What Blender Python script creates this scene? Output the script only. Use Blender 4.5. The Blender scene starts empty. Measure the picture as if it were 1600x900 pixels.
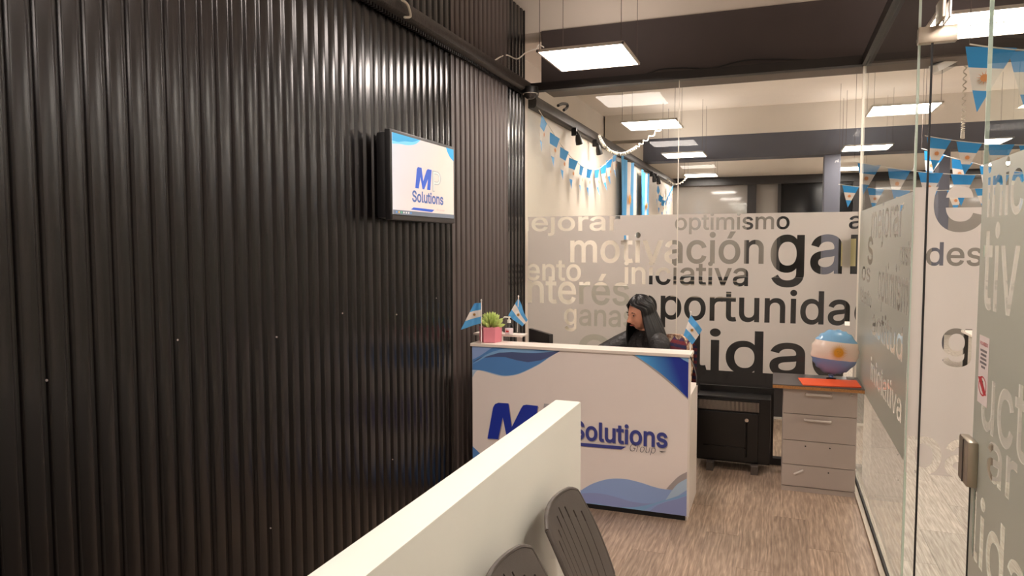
import bpy, bmesh, math, random, os
from mathutils import Vector, Matrix, noise, geometry
random.seed(7)
R = math.radians
sc = bpy.context.scene
col = sc.collection

# ------------------------------------------------------------------ camera
F, YAW, PITCH, ROLL, H = 1107.77, 0.357881, 0.0627852, -0.00207694, 1.7
_cy, _sy, _cp, _sp = math.cos(YAW), math.sin(YAW), math.cos(PITCH), math.sin(PITCH)
FWD = Vector((-_sy * _cp, _cy * _cp, -_sp)); _r0 = Vector((_cy, _sy, 0)); _u0 = _r0.cross(FWD)
RGT = math.cos(ROLL) * _r0 + math.sin(ROLL) * _u0
UPV = -math.sin(ROLL) * _r0 + math.cos(ROLL) * _u0
CAM = Vector((0, 0, H))
cd = bpy.data.cameras.new('camera'); co = bpy.data.objects.new('camera', cd); col.objects.link(co)
cd.sensor_width = 36; cd.lens = 36 * F / 1600; cd.clip_start = 0.05; cd.clip_end = 200
m = Matrix((RGT, UPV, -FWD)).transposed().to_4x4(); m.translation = CAM
co.matrix_world = m
sc.camera = co

# ------------------------------------------------------------------ world, exposure
w = bpy.data.worlds.new('world'); sc.world = w; w.use_nodes = True
w.node_tree.nodes['Background'].inputs[0].default_value = (.9, .9, 1, 1)
w.node_tree.nodes['Background'].inputs[1].default_value = 0.15
vs = sc.view_settings
vs.view_transform = 'Standard'; vs.look = 'None'; vs.gamma = 1; vs.use_curve_mapping = False
vs.exposure = 1.15
LED = 17.0                       # radiance of the LED panels
LEDC = (1.0, .87, .79)
sc.cycles.transparent_max_bounces = 32
sc.cycles.max_bounces = 10
sc.cycles.use_denoising = True

def at(x, y, X=None, Y=None, Z=None):
    "photo pixel -> point on the plane X=, Y= or Z="
    d = (x - 800) / F * RGT - (y - 450) / F * UPV + FWD
    t = X / d.x if X is not None else (Y / d.y if Y is not None else (Z - H) / d.z)
    return CAM + t * d

# ------------------------------------------------------------------ materials
def lin(c):
    return tuple(((v / 255) / 12.92 if v / 255 <= .04045 else ((v / 255 + .055) / 1.055) ** 2.4) for v in c)
class NT:
    def __init__(s, name):
        s.m = bpy.data.materials.new(name); s.m.use_nodes = True; s.t = s.m.node_tree; s.t.nodes.clear()
        s.out = s.n('ShaderNodeOutputMaterial')
    def n(s, typ, **k):
        nd = s.t.nodes.new(typ)
        for a, v in k.items(): setattr(nd, a, v)
        return nd
    def l(s, a, b): s.t.links.new(a, b)
    def ramp(s, fac, stops):
        r = s.n('ShaderNodeValToRGB'); e = r.color_ramp.elements
        while len(e) < len(stops): e.new(.5)
        for q, (p, c) in zip(e, stops): q.position = p; q.color = (*c, 1)
        s.l(fac, r.inputs[0]); return r.outputs[0]
def pbr(name, rgb, rough=.5, metal=0, spec=.5, vary=0, vscale=8, bump=0, bscale=60, emit=None, coat=0, alpha=None):
    N = NT(name); p = N.n('ShaderNodeBsdfPrincipled'); c = lin(rgb)
    p.inputs['Base Color'].default_value = (*c, 1); p.inputs['Roughness'].default_value = rough
    p.inputs['Metallic'].default_value = metal; p.inputs['Specular IOR Level'].default_value = spec
    p.inputs['Coat Weight'].default_value = coat
    tc = N.n('ShaderNodeTexCoord')
    if vary:
        nz = N.n('ShaderNodeTexNoise'); nz.inputs['Scale'].default_value = vscale; nz.inputs['Detail'].default_value = 5
        N.l(tc.outputs['Object'], nz.inputs['Vector'])
        N.l(N.ramp(nz.outputs[0], [(.3, tuple(v * (1 - vary) for v in c)), (.7, tuple(min(1, v * (1 + vary)) for v in c))]), p.inputs['Base Color'])
    if bump:
        nb = N.n('ShaderNodeTexNoise'); nb.inputs['Scale'].default_value = bscale; nb.inputs['Detail'].default_value = 4
        N.l(tc.outputs['Object'], nb.inputs['Vector'])
        b = N.n('ShaderNodeBump'); b.inputs['Strength'].default_value = bump; b.inputs['Distance'].default_value = .01
        N.l(nb.outputs[0], b.inputs['Height']); N.l(b.outputs[0], p.inputs['Normal'])
    if emit:
        p.inputs['Emission Color'].default_value = (*lin(emit[0]), 1); p.inputs['Emission Strength'].default_value = emit[1]
    N.l(p.outputs[0], N.out.inputs[0]); return N.m
def emitter(name, rgb, strength):
    N = NT(name); e = N.n('ShaderNodeEmission'); e.inputs[0].default_value = (*rgb, 1); e.inputs[1].default_value = strength
    N.l(e.outputs[0], N.out.inputs[0]); return N.m
def glass(name, tint, ior=1.3, rough=0.0):
    N = NT(name); tr = N.n('ShaderNodeBsdfTransparent'); tr.inputs[0].default_value = (*tint, 1)
    gl = N.n('ShaderNodeBsdfGlossy'); gl.inputs['Roughness'].default_value = rough; gl.inputs[0].default_value = (.95, .98, .96, 1)
    fr = N.n('ShaderNodeFresnel'); fr.inputs[0].default_value = ior
    ge = N.n('ShaderNodeNewGeometry'); iv = N.n('ShaderNodeMath', operation='SUBTRACT'); iv.inputs[0].default_value = 1; N.l(ge.outputs['Backfacing'], iv.inputs[1])
    mu = N.n('ShaderNodeMath', operation='MULTIPLY'); N.l(fr.outputs[0], mu.inputs[0]); N.l(iv.outputs[0], mu.inputs[1])     # one surface reflection per pane
    mx = N.n('ShaderNodeMixShader'); N.l(mu.outputs[0], mx.inputs[0]); N.l(tr.outputs[0], mx.inputs[1]); N.l(gl.outputs[0], mx.inputs[2])
    N.l(mx.outputs[0], N.out.inputs[0]); return N.m
def film_mat(name, rgb, tl=.5):
    N = NT(name); c = (*lin(rgb), 1)
    d = N.n('ShaderNodeBsdfDiffuse'); d.inputs[0].default_value = c
    t = N.n('ShaderNodeBsdfTranslucent'); t.inputs[0].default_value = c
    m1 = N.n('ShaderNodeMixShader'); m1.inputs[0].default_value = tl; N.l(d.outputs[0], m1.inputs[1]); N.l(t.outputs[0], m1.inputs[2])
    g = N.n('ShaderNodeBsdfGlossy'); g.inputs['Roughness'].default_value = .35
    fr = N.n('ShaderNodeFresnel'); fr.inputs[0].default_value = 1.35
    m2 = N.n('ShaderNodeMixShader'); N.l(fr.outputs[0], m2.inputs[0]); N.l(m1.outputs[0], m2.inputs[1]); N.l(g.outputs[0], m2.inputs[2])
    N.l(m2.outputs[0], N.out.inputs[0]); return N.m
def wood_floor(name, light, dark, pale):
    N = NT(name); p = N.n('ShaderNodeBsdfPrincipled'); p.inputs['Roughness'].default_value = .42
    tc = N.n('ShaderNodeTexCoord'); oi = N.n('ShaderNodeObjectInfo')
    ad = N.n('ShaderNodeVectorMath', operation='ADD'); cb = N.n('ShaderNodeCombineXYZ')
    ml = N.n('ShaderNodeMath', operation='MULTIPLY'); ml.inputs[1].default_value = 37.0
    N.l(oi.outputs['Random'], ml.inputs[0]); N.l(ml.outputs[0], cb.inputs[0]); N.l(ml.outputs[0], cb.inputs[1])
    N.l(tc.outputs['Object'], ad.inputs[0]); N.l(cb.outputs[0], ad.inputs[1])
    mp = N.n('ShaderNodeMapping'); mp.inputs['Scale'].default_value = (1, .13, 1); N.l(ad.outputs[0], mp.inputs[0])
    wv = N.n('ShaderNodeTexWave', wave_type='BANDS', bands_direction='X'); wv.inputs['Scale'].default_value = 9
    wv.inputs['Distortion'].default_value = 16; wv.inputs['Detail'].default_value = 4; wv.inputs['Detail Scale'].default_value = 1.3
    N.l(mp.outputs[0], wv.inputs[0])
    mp2 = N.n('ShaderNodeMapping'); mp2.inputs['Scale'].default_value = (120, 7, 1); N.l(ad.outputs[0], mp2.inputs[0])
    nz = N.n('ShaderNodeTexNoise'); nz.inputs['Scale'].default_value = 1; nz.inputs['Detail'].default_value = 6; N.l(mp2.outputs[0], nz.inputs[0])
    a = N.ramp(wv.outputs[0], [(.0, lin(dark)), (.6, lin(light)), (.93, lin(pale))])
    b = N.ramp(nz.outputs[0], [(.3, lin(dark)), (.55, lin(light)), (.8, lin(pale))])
    mx = N.n('ShaderNodeMix', data_type='RGBA'); mx.inputs[0].default_value = .74; N.l(a, mx.inputs[6]); N.l(b, mx.inputs[7])
    hs = N.n('ShaderNodeHueSaturation'); N.l(mx.outputs[2], hs.inputs['Color'])
    mr = N.n('ShaderNodeMapRange'); mr.inputs[3].default_value = .86; mr.inputs[4].default_value = 1.12; N.l(oi.outputs['Random'], mr.inputs[0]); N.l(mr.outputs[0], hs.inputs['Value'])
    N.l(hs.outputs[0], p.inputs['Base Color'])
    bp = N.n('ShaderNodeBump'); bp.inputs['Strength'].default_value = .12; N.l(nz.outputs[0], bp.inputs['Height']); N.l(bp.outputs[0], p.inputs['Normal'])
    N.l(p.outputs[0], N.out.inputs[0]); return N.m
def clad_mat():
    N = NT('black_sheet_metal'); p = N.n('ShaderNodeBsdfPrincipled'); tc = N.n('ShaderNodeTexCoord')
    vo = N.n('ShaderNodeTexVoronoi'); vo.inputs['Scale'].default_value = 5.5; N.l(tc.outputs['Object'], vo.inputs[0])
    lt = N.n('ShaderNodeMath', operation='LESS_THAN'); lt.inputs[1].default_value = .022; N.l(vo.outputs['Distance'], lt.inputs[0])
    mx = N.n('ShaderNodeMix', data_type='RGBA'); N.l(lt.outputs[0], mx.inputs[0])
    mx.inputs[6].default_value = (*lin((13, 10, 10)), 1); mx.inputs[7].default_value = (*lin((170, 160, 155)), 1)
    N.l(mx.outputs[2], p.inputs['Base Color'])
    nz = N.n('ShaderNodeTexNoise'); nz.inputs['Scale'].default_value = 3; N.l(tc.outputs['Object'], nz.inputs[0])
    mr = N.n('ShaderNodeMapRange'); mr.inputs[3].default_value = .21; mr.inputs[4].default_value = .26; N.l(nz.outputs[0], mr.inputs[0]); N.l(mr.outputs[0], p.inputs['Roughness'])
    p.inputs['Specular IOR Level'].default_value = .5
    N.l(p.outputs[0], N.out.inputs[0]); return N.m
def voro_mat(name, cols, scale, rough=.8):
    N = NT(name); p = N.n('ShaderNodeBsdfPrincipled'); p.inputs['Roughness'].default_value = rough; tc = N.n('ShaderNodeTexCoord')
    vo = N.n('ShaderNodeTexVoronoi'); vo.inputs['Scale'].default_value = scale; N.l(tc.outputs['Object'], vo.inputs[0])
    sx = N.n('ShaderNodeSeparateColor'); N.l(vo.outputs['Color'], sx.inputs[0])
    r = N.ramp(sx.outputs[0], [(i / len(cols), lin(c)) for i, c in enumerate(cols)]); r.node.color_ramp.interpolation = 'CONSTANT'
    N.l(r, p.inputs['Base Color']); N.l(p.outputs[0], N.out.inputs[0]); return N.m
def plaid_mat():
    N = NT('plaid_cloth'); p = N.n('ShaderNodeBsdfPrincipled'); p.inputs['Roughness'].default_value = .9; tc = N.n('ShaderNodeTexCoord')
    o = []
    for dr in ('X', 'Z'):
        wv = N.n('ShaderNodeTexWave', bands_direction=dr); wv.inputs['Scale'].default_value = 7; N.l(tc.outputs['Object'], wv.inputs[0]); o.append(wv.outputs[0])
    a = N.ramp(o[0], [(.4, lin((30, 32, 60))), (.6, lin((110, 30, 40)))]); b = N.ramp(o[1], [(.4, lin((40, 42, 80))), (.6, lin((120, 45, 50)))])
    mx = N.n('ShaderNodeMix', data_type='RGBA'); mx.inputs[0].default_value = .74; N.l(a, mx.inputs[6]); N.l(b, mx.inputs[7])
    N.l(mx.outputs[2], p.inputs['Base Color']); N.l(p.outputs[0], N.out.inputs[0]); return N.m
def grad_mat(name, ca, cb, p0, p1, emit=0):
    "flat print with a linear colour blend between two points (object space of a mesh whose origin is its parent's)"
    N = NT(name); tc = N.n('ShaderNodeTexCoord'); sub = N.n('ShaderNodeVectorMath', operation='SUBTRACT'); sub.inputs[1].default_value = p0
    d = Vector(p1) - Vector(p0); dot = N.n('ShaderNodeVectorMath', operation='DOT_PRODUCT'); dot.inputs[1].default_value = d / d.length_squared
    N.l(tc.outputs['Object'], sub.inputs[0]); N.l(sub.outputs[0], dot.inputs[0])
    c = N.ramp(dot.outputs['Value'], [(0, lin(ca)), (1, lin(cb))])
    p = N.n('ShaderNodeBsdfPrincipled'); p.inputs['Roughness'].default_value = .35; N.l(c, p.inputs['Base Color'])
    if emit: N.l(c, p.inputs['Emission Color']); p.inputs['Emission Strength'].default_value = emit
    N.l(p.outputs[0], N.out.inputs[0]); return N.m

M = dict(
    white_wall=pbr('white_wall_paint', (226, 215, 202), .5, spec=.25, vary=.03, vscale=3, bump=.04, bscale=9),
    wall=pbr('matt_white_paint', (222, 214, 204), .7, vary=.03, vscale=2),
    half=pbr('half_wall_paint', (228, 228, 219), .6, vary=.02, vscale=3, bump=.03, bscale=25),
    ceil=pbr('ceiling_paint', (238, 228, 218), .85, vary=.03, vscale=1.5),
    beam=pbr('dark_brown_paint', (70, 62, 61), .7, vary=.06, vscale=4),
    beam2=pbr('slate_grey_paint', (92, 94, 104), .6, vary=.05, vscale=3),
    under=pbr('beam_underside_paint', (120, 110, 105), .7),
    black_metal=pbr('black_painted_steel', (30, 27, 27), .4, bump=.1, bscale=40),
    tray=pbr('dusty_black_steel', (56, 50, 47), .5, vary=.3, vscale=30, bump=.25, bscale=90),
    clad=clad_mat(), clad_matt=pbr('dull_sheet_metal', (70, 61, 58), .45, vary=.05, vscale=6),
    floor=wood_floor('grey_oak_vinyl', (156, 135, 117), (120, 100, 85), (200, 176, 154)),
    floor2=wood_floor('pale_oak_vinyl', (172, 162, 150), (140, 128, 114), (206, 196, 184)),
    glass=glass('clear_glass', (.965, .985, .97)),
    glass_edge=pbr('glass_edge', (190, 205, 192), .2, emit=None, spec=.6),
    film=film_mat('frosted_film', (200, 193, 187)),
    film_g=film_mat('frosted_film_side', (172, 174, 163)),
    joint=pbr('silicone_joint', (225, 218, 205), .4),
    seal=pbr('black_rubber_seal', (18, 18, 18), .6),
    steel=pbr('brushed_steel', (178, 168, 152), .32, metal=.9, bump=.05, bscale=120),
    chrome=pbr('chrome', (205, 200, 195), .15, metal=1),
    white=pbr('white_laminate', (228, 218, 208), .45),
    white_pl=pbr('white_plastic', (232, 228, 222), .35),
    print_bg=pbr('printed_vinyl_white', (236, 226, 220), .32, vary=.02, vscale=2),
    blue1=pbr('print_steel_blue', (90, 140, 202), .32), blue2=pbr('print_light_blue', (134, 178, 220), .32),
    blue3=pbr('print_slate_blue', (84, 96, 138), .32), blue4=pbr('print_mid_blue', (148, 174, 222), .32),
    blue5=pbr('print_pale_blue', (176, 200, 224), .32), blue6=pbr('print_violet_blue', (146, 158, 208), .32),
    navy=pbr('logo_navy', (34, 56, 164), .35), navy2=pbr('logo_slate', (60, 68, 142), .35), ink=pbr('logo_ink', (50, 48, 60), .5),
    sil=pbr('logo_silver', (172, 170, 175), .35), shadow_grey=pbr('print_drop_grey', (168, 160, 160), .4),
    black_pl=pbr('black_plastic', (22, 21, 22), .38), black_gl=pbr('black_gloss', (12, 12, 13), .12),
    dark_screen=pbr('charcoal_panel', (44, 42, 44), .35), grey_screen=pbr('grey_panel', (188, 182, 174), .6),
    heater=pbr('heater_black_enamel', (17, 16, 16), .3), heater_fin=pbr('heater_grille', (160, 148, 136), .45, metal=.5),
    ped=pbr('grey_laminate', (178, 166, 158), .5, vary=.02, vscale=5), gap=pbr('dark_gap', (70, 62, 58), .8),
    handle=pbr('grey_handle', (196, 186, 178), .35),
    laminate=pbr('dark_grey_laminate', (88, 84, 84), .3), chip=pbr('raw_chipboard', (176, 124, 74), .9, vary=.35, vscale=160),
    orange=pbr('orange_card', (240, 92, 44), .6),
    chair=pbr('grey_chair_plastic', (78, 71, 66), .45, bump=.06, bscale=220),
    celeste=pbr('celeste_cloth', (88, 168, 226), .75), fwhite=pbr('white_cloth', (236, 230, 224), .8),
    sun=pbr('golden_sun', (226, 160, 44), .6), sun_d=pbr('brown_sun', (160, 116, 50), .7), sun_o=pbr('orange_sun', (222, 150, 96), .7),
    celeste_p=pbr('celeste_paper', (38, 150, 220), .5), string=pbr('white_string', (230, 224, 214), .8),
    stick=pbr('white_stick', (232, 226, 220), .4),
    foil_b=pbr('celeste_foil', (120, 176, 222), .2, spec=.8), foil_b2=pbr('blue_foil', (120, 152, 208), .22, spec=.8), foil_w=pbr('white_foil', (236, 214, 200), .2, spec=.8),
    pink=pbr('pink_ceramic', (226, 138, 152), .45), soil=pbr('brown_soil', (110, 72, 50), .95, vary=.3, vscale=120),
    leaf=pbr('succulent_leaf', (186, 204, 120), .5, vary=.25, vscale=40), 
    bottle=glass('clear_plastic', (.93, .95, .97), 1.3), gel=glass('gel', (.86, .91, .96), 1.2), label=pbr('bottle_label', (222, 205, 210), .5), red=pbr('red_print', (196, 44, 44), .5),
    skin=pbr('skin', (196, 138, 112), .5, vary=.05, vscale=30), lip=pbr('lips', (160, 84, 78), .45), eye=pbr('dark_eye', (26, 18, 16), .2), brow=pbr('eyebrow', (36, 26, 24), .8), eye_w=pbr('eye_white', (214, 200, 190), .3),
    hair=pbr('black_hair', (13, 10, 10), .42, spec=.4), jacket=pbr('black_puffer', (30, 27, 27), .5, bump=.9, bscale=38), trouser=pbr('dark_trousers', (36, 38, 48), .8), shoe=pbr('black_shoe', (24, 22, 22), .5),
    leopard=voro_mat('tan_patterned_cloth', [(176, 148, 122), (120, 84, 66), (202, 178, 152), (150, 116, 92)], 60), plaid=plaid_mat(),
    multi=voro_mat('multicolour_fabric', [(220, 215, 215), (40, 40, 48), (60, 110, 170), (205, 92, 96), (230, 225, 220), (30, 30, 36)], 70),
    led=emitter('led_diffuser', LEDC, LED), led_up=emitter('led_back_diffuser', LEDC, LED * .16),  # led_up is an added upward glow for the ceiling
    alu=pbr('white_aluminium', (214, 206, 196), .4), wire=pbr('steel_wire', (96, 86, 80), .4, metal=.6),
    paper=pbr('cream_paper', (222, 206, 160), .8), clearpl=glass('clear_lens', (.85, .87, .88), 1.5),
    fargl=pbr('far_grey_glass', (126, 120, 114), .06, spec=.8), dome=pbr('smoked_dome', (46, 40, 38), .08, spec=.8),
    pillar=pbr('pillar_slate', (86, 87, 98), .6), sticker=pbr('sticker_white', (240, 226, 222), .5), sticker_r=pbr('sticker_red', (190, 40, 50), .5), grey_ink=pbr('sticker_ink', (90, 80, 84), .6),
)

# ------------------------------------------------------------------ mesh helpers
WORLD = {}
class MB:
    def __init__(s): s.v = []; s.f = []; s.mi = []; s.cur = 0
    def add(s, vs, fs, mi=None):
        b = len(s.v); s.v += [Vector(q) for q in vs]
        for f in fs: s.f.append([b + i for i in f]); s.mi.append(s.cur if mi is None else mi)
        return s
    def box(s, x0, x1, y0, y1, z0, z1, bev=0, mi=None):
        if bev <= 0:
            return s.add([(x, y, z) for z in (z0, z1) for y in (y0, y1) for x in (x0, x1)],
                         [(0, 2, 3, 1), (4, 5, 7, 6), (0, 1, 5, 4), (2, 6, 7, 3), (0, 4, 6, 2), (1, 3, 7, 5)], mi)
        bm = bmesh.new(); bmesh.ops.create_cube(bm, size=1)
        for q in bm.verts: q.co = Vector(((x0 + x1) / 2 + q.co.x * (x1 - x0), (y0 + y1) / 2 + q.co.y * (y1 - y0), (z0 + z1) / 2 + q.co.z * (z1 - z0)))
        bmesh.ops.bevel(bm, geom=bm.edges[:], offset=bev, segments=2, affect='EDGES', profile=.6)
        s.bm(bm, mi); return s
    def bm(s, bm, mi=None):
        bm.verts.index_update(); s.add([q.co.copy() for q in bm.verts], [[q.index for q in f.verts] for f in bm.faces], mi); bm.free()
    def tube(s, pts, r, n=8, cap=True, mi=None):
        pts = [Vector(p) for p in pts]; rs = r if isinstance(r, (list, tuple)) else [r] * len(pts); vs = []; fs = []
        nrm = None
        for i, p in enumerate(pts):
            d = (pts[min(i + 1, len(pts) - 1)] - pts[max(i - 1, 0)]).normalized()
            if nrm is None:
                nrm = d.orthogonal().normalized()
            else:
                nrm = (nrm - d * nrm.dot(d)).normalized()
            b = d.cross(nrm)
            vs += [p + rs[i] * (math.cos(2 * math.pi * k / n) * nrm + math.sin(2 * math.pi * k / n) * b) for k in range(n)]
        for i in range(len(pts) - 1):
            for k in range(n): fs.append((i * n + k, i * n + (k + 1) % n, (i + 1) * n + (k + 1) % n, (i + 1) * n + k))
        if cap: fs.append(tuple(range(n))[::-1]); fs.append(tuple(range((len(pts) - 1) * n, len(pts) * n)))
        return s.add(vs, fs, mi)
    def lathe(s, c, prof, n=20, mi=None):
        c = Vector(c); vs = [c + Vector((r * math.cos(2 * math.pi * k / n), r * math.sin(2 * math.pi * k / n), z)) for r, z in prof for k in range(n)]
        fs = [(i * n + k, i * n + (k + 1) % n, (i + 1) * n + (k + 1) % n, (i + 1) * n + k) for i in range(len(prof) - 1) for k in range(n)]
        fs.append(tuple(range(n))[::-1]); fs.append(tuple(range((len(prof) - 1) * n, len(prof) * n)))
        return s.add(vs, fs, mi)
    def ell(s, c, r, n=16, mi=None, rot=None):
        bm = bmesh.new(); bmesh.ops.create_uvsphere(bm, u_segments=n, v_segments=max(6, n // 2), radius=1)
        for q in bm.verts:
            p = Vector((q.co.x * r[0], q.co.y * r[1], q.co.z * r[2]))
            if rot: p = rot @ p
            q.co = p + Vector(c)
        s.bm(bm, mi); return s
    def prism(s, poly, d, mi=None):
        "closed outline of 3-D points pushed along vector d"
        poly = [Vector(p) for p in poly]; d = Vector(d); n = len(poly)
        s.add(poly + [p + d for p in poly], [list(range(n))[::-1], list(range(n, 2 * n))] + [(i, (i + 1) % n, n + (i + 1) % n, n + i) for i in range(n)], mi)
        return s
    def build(s, name, mat, parent=None, smooth=False, local=False):
        me = bpy.data.meshes.new(name)
        o = bpy.data.objects.new(name, me); col.objects.link(o)
        if parent is not None:
            off = Vector((0, 0, 0)) if local else WORLD.get(parent.name, Vector((0, 0, 0)))
            o.parent = parent; WORLD[o.name] = off
        elif local: off = Vector((0, 0, 0)); WORLD[o.name] = off
        else:
            lo = [min(p[i] for p in s.v) for i in range(3)]; hi = [max(p[i] for p in s.v) for i in range(3)]
            off = Vector(((lo[0] + hi[0]) / 2, (lo[1] + hi[1]) / 2, lo[2])); o.location = off; WORLD[o.name] = off
        me.from_pydata([tuple(p - off) for p in s.v], [], s.f)
        mats = mat if isinstance(mat, (list, tuple)) else [mat]
        for q in mats: me.materials.append(q)
        if len(mats) > 1: me.polygons.foreach_set('material_index', s.mi)
        bm = bmesh.new(); bm.from_mesh(me); [bm.verts.remove(q) for q in bm.verts[:] if not q.link_faces]; bmesh.ops.recalc_face_normals(bm, faces=bm.faces[:]); bm.to_mesh(me); bm.free()
        if smooth:
            me.polygons.foreach_set('use_smooth', [True] * len(me.polygons))
            try: me.set_sharp_from_angle(angle=R(smooth if smooth is not True else 45))
            except Exception: pass
        return o
def tag(o, label=None, cat=None, group=None, kind=None):
    if label: o['label'] = label
    if cat: o['category'] = cat
    if group: o['group'] = group
    if kind: o['kind'] = kind
    return o
def thing(name, loc, label, cat=None, group=None, kind=None, rz=0):
    o = bpy.data.objects.new(name, None); col.objects.link(o); o.location = loc; o.rotation_euler = (0, 0, rz); o.empty_display_size = .1
    WORLD[o.name] = Vector(loc); return tag(o, label, cat, group, kind)
def bx(name, mat, parent, *a, bev=0, **k): return MB().box(*a, bev=bev).build(name, mat, parent, **k)
def copy_tree(o, parent=None):
    c = o.copy(); col.objects.link(c); c.parent = parent
    for ch in list(o.children): copy_tree(ch, c)
    return c
def spline(pts, n=8, closed=False):
    pts = [Vector(p) for p in pts]; out = []; N = len(pts)
    for i in range(N if closed else N - 1):
        g = lambda k: pts[k % N] if closed else pts[max(0, min(N - 1, k))]
        a, b, c, d = g(i - 1), g(i), g(i + 1), g(i + 2)
        for j in range(n):
            t = j / n
            out.append(.5 * (2 * b + (c - a) * t + (2 * a - 5 * b + 4 * c - d) * t * t + (3 * b - a - 3 * c + d) * t ** 3))
    if not closed: out.append(pts[-1])
    return out

# ------------------------------------------------------------------ text
FONT = None
try:
    fp = os.path.join(bpy.utils.system_resource('DATAFILES'), 'fonts', 'Inter.woff2')
    if os.path.exists(fp): FONT = bpy.data.fonts.load(fp)
except Exception: FONT = None
_cache = {}
def winding(c, Ls):
    w_ = 0
    for L in Ls:
        for i in range(len(L)):
            p, q = L[i - 1], L[i]
            if (p.y > c.y) != (q.y > c.y) and c.x < (q.x - p.x) * (c.y - p.y) / (q.y - p.y) + p.x: w_ += 1 if q.y > p.y else -1
    return w_
def glyph_loops(txt, bold=0.0, shear=0.0):
    "outlines of a word and its triangles (letters may have overlapping outlines, so the winding number decides)"
    key = (txt, bold, shear)
    if key in _cache: return _cache[key]
    cu = bpy.data.curves.new('tmp_text', 'FONT'); cu.body = txt; cu.size = 1; cu.shear = shear; cu.resolution_u = 4; cu.fill_mode = 'NONE'
    if FONT: cu.font = FONT
    ob = bpy.data.objects.new('tmp_text', cu); col.objects.link(ob)
    me = bpy.data.meshes.new_from_object(ob.evaluated_get(bpy.context.evaluated_depsgraph_get()))
    nb = {}
    for e in me.edges: nb.setdefault(e.vertices[0], []).append(e.vertices[1]); nb.setdefault(e.vertices[1], []).append(e.vertices[0])
    seen = set(); loops = []
    for v0 in sorted(nb):
        if v0 in seen: continue
        L = [v0]; seen.add(v0); cur = v0 + 1 if v0 + 1 in nb[v0] else nb[v0][0]
        while cur not in seen:
            L.append(cur); seen.add(cur)
            n_ = [k for k in nb[cur] if k not in seen]
            if not n_: break
            cur = n_[0]
        if len(L) > 2: loops.append([me.vertices[i].co.to_2d() for i in L])
    if bold: loops = [heavier(L, bold) for L in loops]
    co_, ed = [], []
    for L in loops:
        b = len(co_); co_ += L; ed += [(b + i, b + (i + 1) % len(L)) for i in range(len(L))]
    vs_, _, fs_, *_r = geometry.delaunay_2d_cdt(co_, ed, [], 0, 1e-6)
    keep = [list(f) for f in fs_ if winding(sum((vs_[i] for i in f), Vector((0, 0))) / len(f), loops) != 0]
    bpy.data.objects.remove(ob); bpy.data.curves.remove(cu); bpy.data.meshes.remove(me)
    _cache[key] = (loops, (vs_, keep)); return _cache[key]
XH = None
def xheight():
    global XH
    if XH is None: XH = max(p.y for L in glyph_loops('x')[0] for p in L)
    return XH
class Plane:
    "an upright face: u runs to the right as read, v is height"
    def __init__(s, X=None, Y=None): s.X, s.Y = X, Y
    def px(s, x, y):
        p = at(x, y, X=s.X, Y=s.Y); return Vector((p.x if s.Y is not None else -p.y, p.z))
    def p3(s, q, d=0):
        "d = distance in front of the face, towards the reception"
        return Vector((q[0], s.Y - d, q[1])) if s.Y is not None else Vector((s.X - d, -q[0], q[1]))
def heavier(L, e):
    "push an outline outwards (counters inwards) to thicken the strokes"
    out = []; n = len(L)
    for i in range(n):
        d1 = (L[i] - L[i - 1]); d2 = (L[(i + 1) % n] - L[i])
        n1 = Vector((-d1.y, d1.x)); n2 = Vector((-d2.y, d2.x))
        if n1.length > 1e-9: n1.normalize()
        if n2.length > 1e-9: n2.normalize()
        q = n1 + n2
        if q.length > .3: q = q / max(.5, q.length_squared / 2)
        out.append(L[i] + q * e * SGN)
    return out
def _area(L): return sum(L[i - 1].x * L[i].y - L[i].x * L[i - 1].y for i in range(len(L))) / 2
SGN = 1 if _area(max(glyph_loops('o')[0], key=lambda L: abs(_area(L)))) < 0 else -1
def fit(pl, txt, a, b, xh, bold=0, shear=0, weight=0):
    "place txt so that its baseline runs from pixel a to pixel b with x-height xh pixels at a"
    loops, tris = glyph_loops(txt, bold, shear)
    A = pl.px(*a); B = pl.px(*b); T = pl.px(a[0], a[1] - xh)
    xs = [p.x for L in loops for p in L]; x0, x1 = min(xs), max(xs)
    su = (B.x - A.x) / (x1 - x0); sv = (T.y - A.y) / xheight(); base = A.y
    fn = lambda p: Vector((A.x + (p.x - x0) * su, base + p.y * sv))
    if weight: loops = [heavier(L, weight) for L in loops]
    return [[fn(p) for p in L] for L in loops], ([fn(p) for p in tris[0]], tris[1])
def lettering(name, pl, mat, parent, d, *a, depth=0.0, **k):
    L, (vs, fs) = fit(pl, *a, **k); mb = MB()
    mb.add([pl.p3(p, d) for p in vs], fs)
    o = mb.build(name, mat, parent); return o
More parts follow.
